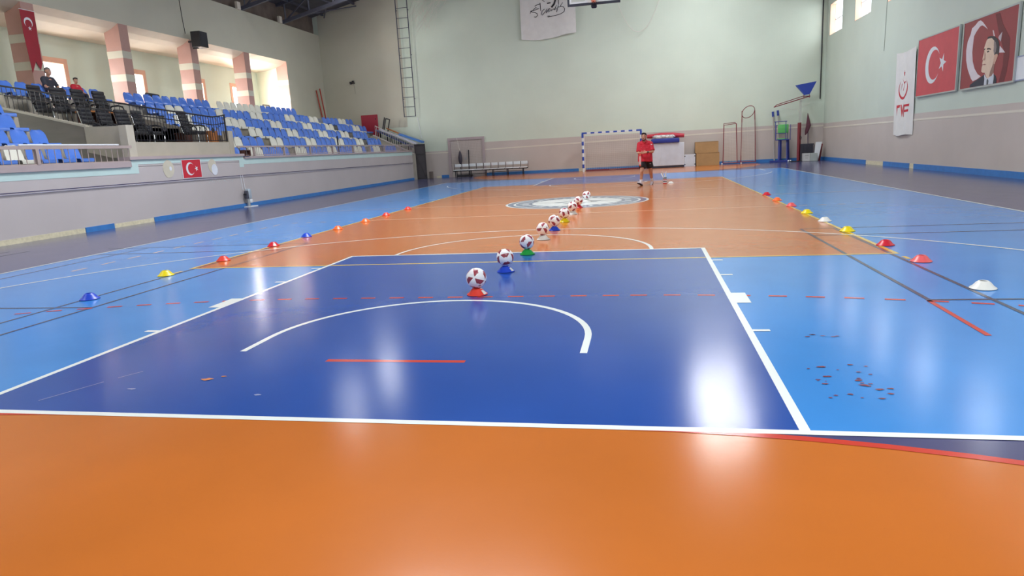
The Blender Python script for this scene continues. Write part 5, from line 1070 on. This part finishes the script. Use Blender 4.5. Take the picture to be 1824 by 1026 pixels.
def hair(c, f, par, m, s=1.0, crop=False):
    c, f = V(c), V(f).normalized(); r = f.cross(V((0, 0, 1))).normalized(); up = V((0, 0, 1)); o = [(tuple(c+up*0.064*s-f*0.014*s), 0.090*s, (0.96, 1.0, 0.86)), (tuple(c+up*0.01*s-f*0.048*s), 0.066*s, (1.02, 0.85, 1.1))]
    if not crop:
        for i in range(5): o.append((tuple(c+up*(0.112-0.006*abs(i-2))*s+f*(0.048-0.006*abs(i-2))*s+r*0.024*(i-2)*s), 0.032*s, (1, 1.1, 0.9)))
        for t in (-1, 1): o.append((tuple(c+r*t*0.072*s+up*0.035*s+f*0.012*s), 0.026*s, (0.5, 0.9, 1.5)))
    return skin_blob('hair', o, 0.007*s, m, par, 2)

def player():
    P = tag(empty('person', (1.73, 5.62, 0)), 'man in red polo shirt and black shorts walking near the goal', 'person'); O = V((1.73, 5.62, 0))
    def w(*p): return V(p)-O
    hd = w(1.695, 5.52, 1.555); fd = V((-0.22, -1, -0.03))
    hipR, kneeR, ankR = w(1.645, 5.60, 0.86), w(1.615, 5.42, 0.475), w(1.575, 5.50, 0.10)      # the leg on the viewer's left
    hipL, kneeL, ankL = w(1.825, 5.64, 0.86), w(1.895, 5.72, 0.465), w(1.935, 5.93, 0.115)
    shR, elR, wrR = w(1.545, 5.60, 1.335), w(1.515, 5.52, 1.06), w(1.60, 5.30, 1.055)
    shL, elL, wrL = w(1.905, 5.62, 1.335), w(1.965, 5.50, 1.075), w(1.765, 5.29, 1.075)
    caps = head_caps(hd, fd)
    caps += [(w(1.71, 5.62, 1.36), w(1.72, 5.62, 1.10), 0.12, 0.13), (shR+V((0.05, 0, 0)), shL-V((0.05, 0, 0)), 0.07, 0.07), (w(1.66, 5.60, 1.05), w(1.67, 5.60, 0.90), 0.105, 0.11), (w(1.80, 5.62, 1.05), w(1.81, 5.62, 0.90), 0.105, 0.11)]
    for h, k, a in ((hipR, kneeR, ankR), (hipL, kneeL, ankL)):
        mid = k.lerp(a, 0.3)+V((0, 0.03, 0)); caps += [(h, k, 0.088, 0.056), (k, mid, 0.054, 0.056), (mid, a, 0.055, 0.036)]
    for s_, e_, w_ in ((shR, elR, wrR), (shL, elL, wrL)):
        caps += [(s_, e_, 0.052, 0.041), (e_, w_, 0.040, 0.026)]
    caps += hand(wrR, (0.25, -0.55, 0.05), (0.2, 0.1, -1), (0.9, 0.3, 0), 0.55); caps += hand(wrL, (-0.95, -0.2, -0.1), (0, -0.25, -1), (0, 0.9, -0.2), 0.35)
    skin_blob('body', caps, 0.0075, SKIN, P, 4); face(hd, fd, P)
    hair(hd, fd, P, HAIR)
    r = fd.normalized().cross(V((0, 0, 1))).normalized()
    f_ = fd.normalized(); up = V((0, 0, 1))
    skin_blob('beard', [(tuple(hd-up*0.098+f_*0.050), 0.036, (1.25, 1, 0.8)), (hd+r*0.066-up*0.03, hd+r*0.04-up*0.095+f_*0.04, 0.018, 0.022), (hd-r*0.066-up*0.03, hd-r*0.04-up*0.095+f_*0.04, 0.018, 0.022), (hd-r*0.024-up*0.044+f_*0.092, hd+r*0.024-up*0.044+f_*0.092, 0.007, 0.007)], 0.006, mat('beard', (66, 48, 44), 0.7), P, 2)
    SH = mat('shirt_red', (196, 30, 52), 0.7, var=0.10, scale=7, bump=0.4, bscale=14)
    sh = [(w(1.71, 5.62, 1.37), w(1.72, 5.62, 1.12), 0.130, 0.145), (w(1.635, 5.59, 1.28), w(1.645, 5.57, 0.78), 0.125, 0.158, 0), (w(1.815, 5.61, 1.28), w(1.815, 5.61, 0.765), 0.125, 0.152, 0), (w(1.72, 5.56, 1.2), w(1.72, 5.54, 0.775), 0.11, 0.155, 0),
          (shR+V((0.06, 0, 0.012)), shL-V((0.06, 0, -0.012)), 0.088, 0.088), (shR, shR.lerp(elR, 0.86), 0.074, 0.082, 0), (shL, shL.lerp(elL, 0.86), 0.074, 0.082, 0), (tuple(shR), 0.076, (1, 1, 1)), (tuple(shL), 0.076, (1, 1, 1))]
    skin_blob('polo_shirt', sh, 0.009, SH, P, 3)
    MB().path([w(1.655, 5.55, 1.425), w(1.66, 5.49, 1.405), w(1.70, 5.465, 1.37), w(1.745, 5.49, 1.405), w(1.755, 5.56, 1.43), w(1.71, 5.62, 1.44)], 0.016, 6, True).build('collar', SH, P, True)
    for dx, z in ((0, 1.30), (0.008, 1.235)): MB().prism([(-0.024, -0.012), (0.022, -0.02), (0.03, 0.018), (-0.01, 0.024)], 'y', -0.004, 0.004).build('sleeve_mark', WHITE, P, loc=w(1.925+dx, 5.525, z))
    MB().prism([(-0.012, -0.02), (0.012, -0.02), (0.016, 0.012), (0, 0.026), (-0.014, 0.01)], 'y', -0.004, 0.004).build('chest_mark', WHITE, P, loc=w(1.615, 5.468, 1.215))
    so = [(hipR+V((0.02, 0, 0.03)), hipR.lerp(kneeR, 0.74)+V((0.01, 0, 0)), 0.125, 0.118, 0), (hipL+V((-0.02, 0, 0.03)), hipL.lerp(kneeL, 0.74), 0.125, 0.118, 0), (hipR, hipL, 0.125, 0.125)]
    skin_blob('shorts', so, 0.009, mat('shorts_black', (30, 28, 34), 0.7, var=0.1), P, 3)
    MB().box((-0.025, -0.003, -0.012), (0.025, 0.003, 0.012)).build('shorts_mark', mat('mark_grey', (150, 150, 156), 0.6), P, loc=w(1.885, 5.535, 0.70))
    SO = mat('sock_white', (226, 226, 232), 0.8)
    for a, k in ((ankR, kneeR), (ankL, kneeL)): skin_blob('sock', [(a-V((0, 0, 0.02)), a.lerp(k, 0.28), 0.046, 0.050, 0)], 0.008, SO, P, 2)
    SHO = mat('shoe_white', (212, 208, 218), 0.5, var=0.15); SOLE = mat('shoe_sole', (44, 40, 50), 0.6)
    # planted heel with lifted toe on the viewer's left, pushing toe on the other
    dR = V((-0.48, -0.72, 0.33)).normalized(); dL = V((-0.22, -0.80, -0.50)).normalized()
    for a, d_, in ((ankR, dR), (ankL, dL)):
        heel = a-d_*0.045-V((0, 0, 0.045)); toe = heel+d_*0.235; nrm = d_.cross(V((-d_.y, d_.x, 0))).normalized(); nrm = -nrm if nrm.z < 0 else nrm
        s_ = nrm.cross(d_).normalized()
        skin_blob('shoe', [(heel+nrm*0.02, heel.lerp(toe, 0.55)+nrm*0.012, 0.043, 0.044), (heel.lerp(toe, 0.5)+nrm*0.010, toe-d_*0.03+nrm*0.002, 0.044, 0.033), (a, heel+nrm*0.03, 0.046, 0.046)], 0.008, SHO, P, 3)
        b = MB(); pts = []
        for t, wd in ((-0.04, 0.028), (0.0, 0.040), (0.08, 0.042), (0.15, 0.049), (0.20, 0.043), (0.235, 0.022)): pts.append((t, wd))
        lo = [heel+d_*t+s_*wd-nrm*0.030 for t, wd in pts]+[heel+d_*t-s_*wd-nrm*0.030 for t, wd in reversed(pts)]; hi = [p+nrm*0.026 for p in lo]; n = len(lo)
        b.add(lo+hi, [tuple(range(n-1, -1, -1)), tuple(range(n, 2*n))]+[(i, (i+1) % n, n+(i+1) % n, n+i) for i in range(n)]).build('shoe_sole', SOLE, P)
    MB().tube(wrL+V((0.055, 0.03, 0.0)), wrL+V((0.025, 0.012, 0.0)), 0.034, 12).build('wrist_watch', BLACK, P)
    return P
player()
o = MB(); o.prism([(-0.03, 0.0), (0.02, 0.02), (0.028, -0.15), (0.01, -0.40), (-0.045, -0.37), (-0.045, -0.15)], 'y', -0.012, 0.012); ob = o.build('training_bib', mat('bib_red', (206, 84, 76), 0.7), loc=(1.575, 5.20, 1.035)); tag(ob, 'red and white training bib hanging from the walking man\'s hand', 'bib')
for x in (-0.028, 0.0): MB().box((x, -0.016, -0.34), (x+0.014, -0.0121, -0.08)).build('stripe', WHITE, ob)

def spectator(x, y, zs, s, shirt, hairm, label, crop, lean, fx):
    P = tag(empty('person', (x, y, zs)), label, 'person'); k = s
    hd = V((0.10+lean, 0, 0.74))*k; hd.x += 0.0; fd = V((1, fx, -0.12))
    caps = head_caps(hd, fd, k)
    caps += [(V((0.0, 0, 0.10))*k, V((0.05+lean*0.6, 0, 0.44))*k, 0.13*k, 0.13*k), (V((0.05+lean*0.8, -0.15, 0.50))*k, V((0.05+lean*0.8, 0.15, 0.50))*k, 0.06*k, 0.06*k)]
    hands = []
    for t in (-1, 1):
        sh, el, wr = V((0.05+lean*0.8, t*0.19, 0.50))*k, V((0.16+lean, t*0.24, 0.26))*k, V((0.36, t*0.15, 0.20))*k
        hip, kn, an = V((0.04, t*0.09, 0.09))*k, V((0.44, t*0.12, 0.13))*k, V((0.47, t*0.12, -0.27))*k
        caps += [(sh, el, 0.05*k, 0.04*k), (el, wr, 0.038*k, 0.026*k), (hip, kn, 0.085*k, 0.058*k), (kn, an, 0.054*k, 0.036*k)]
        caps += hand(wr, (1, 0, -0.2), (0, t*1.0, 0), (0, 0, -1), 0.4, k)
        caps += [(an-V((0.03, 0, 0.03))*k, an+V((0.16, 0, -0.05))*k, 0.04*k, 0.032*k)]
    skin_blob('body', caps, 0.010, SKIN, P, 3); face(hd, fd, P, k, hairm); hair(hd, fd, P, hairm, k, crop)
    cl = [(V((0.0, 0, 0.05))*k, V((0.05+lean*0.6, 0, 0.50))*k, 0.165*k, 0.160*k, 0), (V((0.05+lean*0.8, -0.15, 0.515))*k, V((0.05+lean*0.8, 0.15, 0.515))*k, 0.09*k, 0.09*k)]
    for t in (-1, 1):
        sh, el = V((0.05+lean*0.8, t*0.19, 0.50))*k, V((0.16+lean, t*0.24, 0.26))*k; cl += [(sh, sh.lerp(el, 0.8), 0.07*k, 0.066*k, 0), (tuple(sh), 0.072*k, (1, 1, 1))]
    skin_blob('shirt', cl, 0.012, shirt, P, 3)
    tr = []
    for t in (-1, 1):
        hip, kn, an = V((0.04, t*0.09, 0.09))*k, V((0.44, t*0.12, 0.13))*k, V((0.47, t*0.12, -0.23))*k; tr += [(hip, kn, 0.105*k, 0.072*k), (kn, an, 0.07*k, 0.055*k)]
    skin_blob('trousers', tr, 0.012, mat('trousers_dark', (44, 46, 56), 0.8), P, 3)
    return P
spectator(-15.32, 0.38, 3.62, 0.92, mat('shirt_charcoal', (58, 60, 72), 0.8, var=0.1), GHAIR, 'man in dark shirt seated before the bright gallery window', True, 0.02, 0.1)
spectator(-15.32, 1.36, 3.60, 0.72, mat('shirt_red', (196, 30, 52)), HAIR, 'boy in red shirt seated by the gallery wall above the chairs', False, 0.02, -0.35)
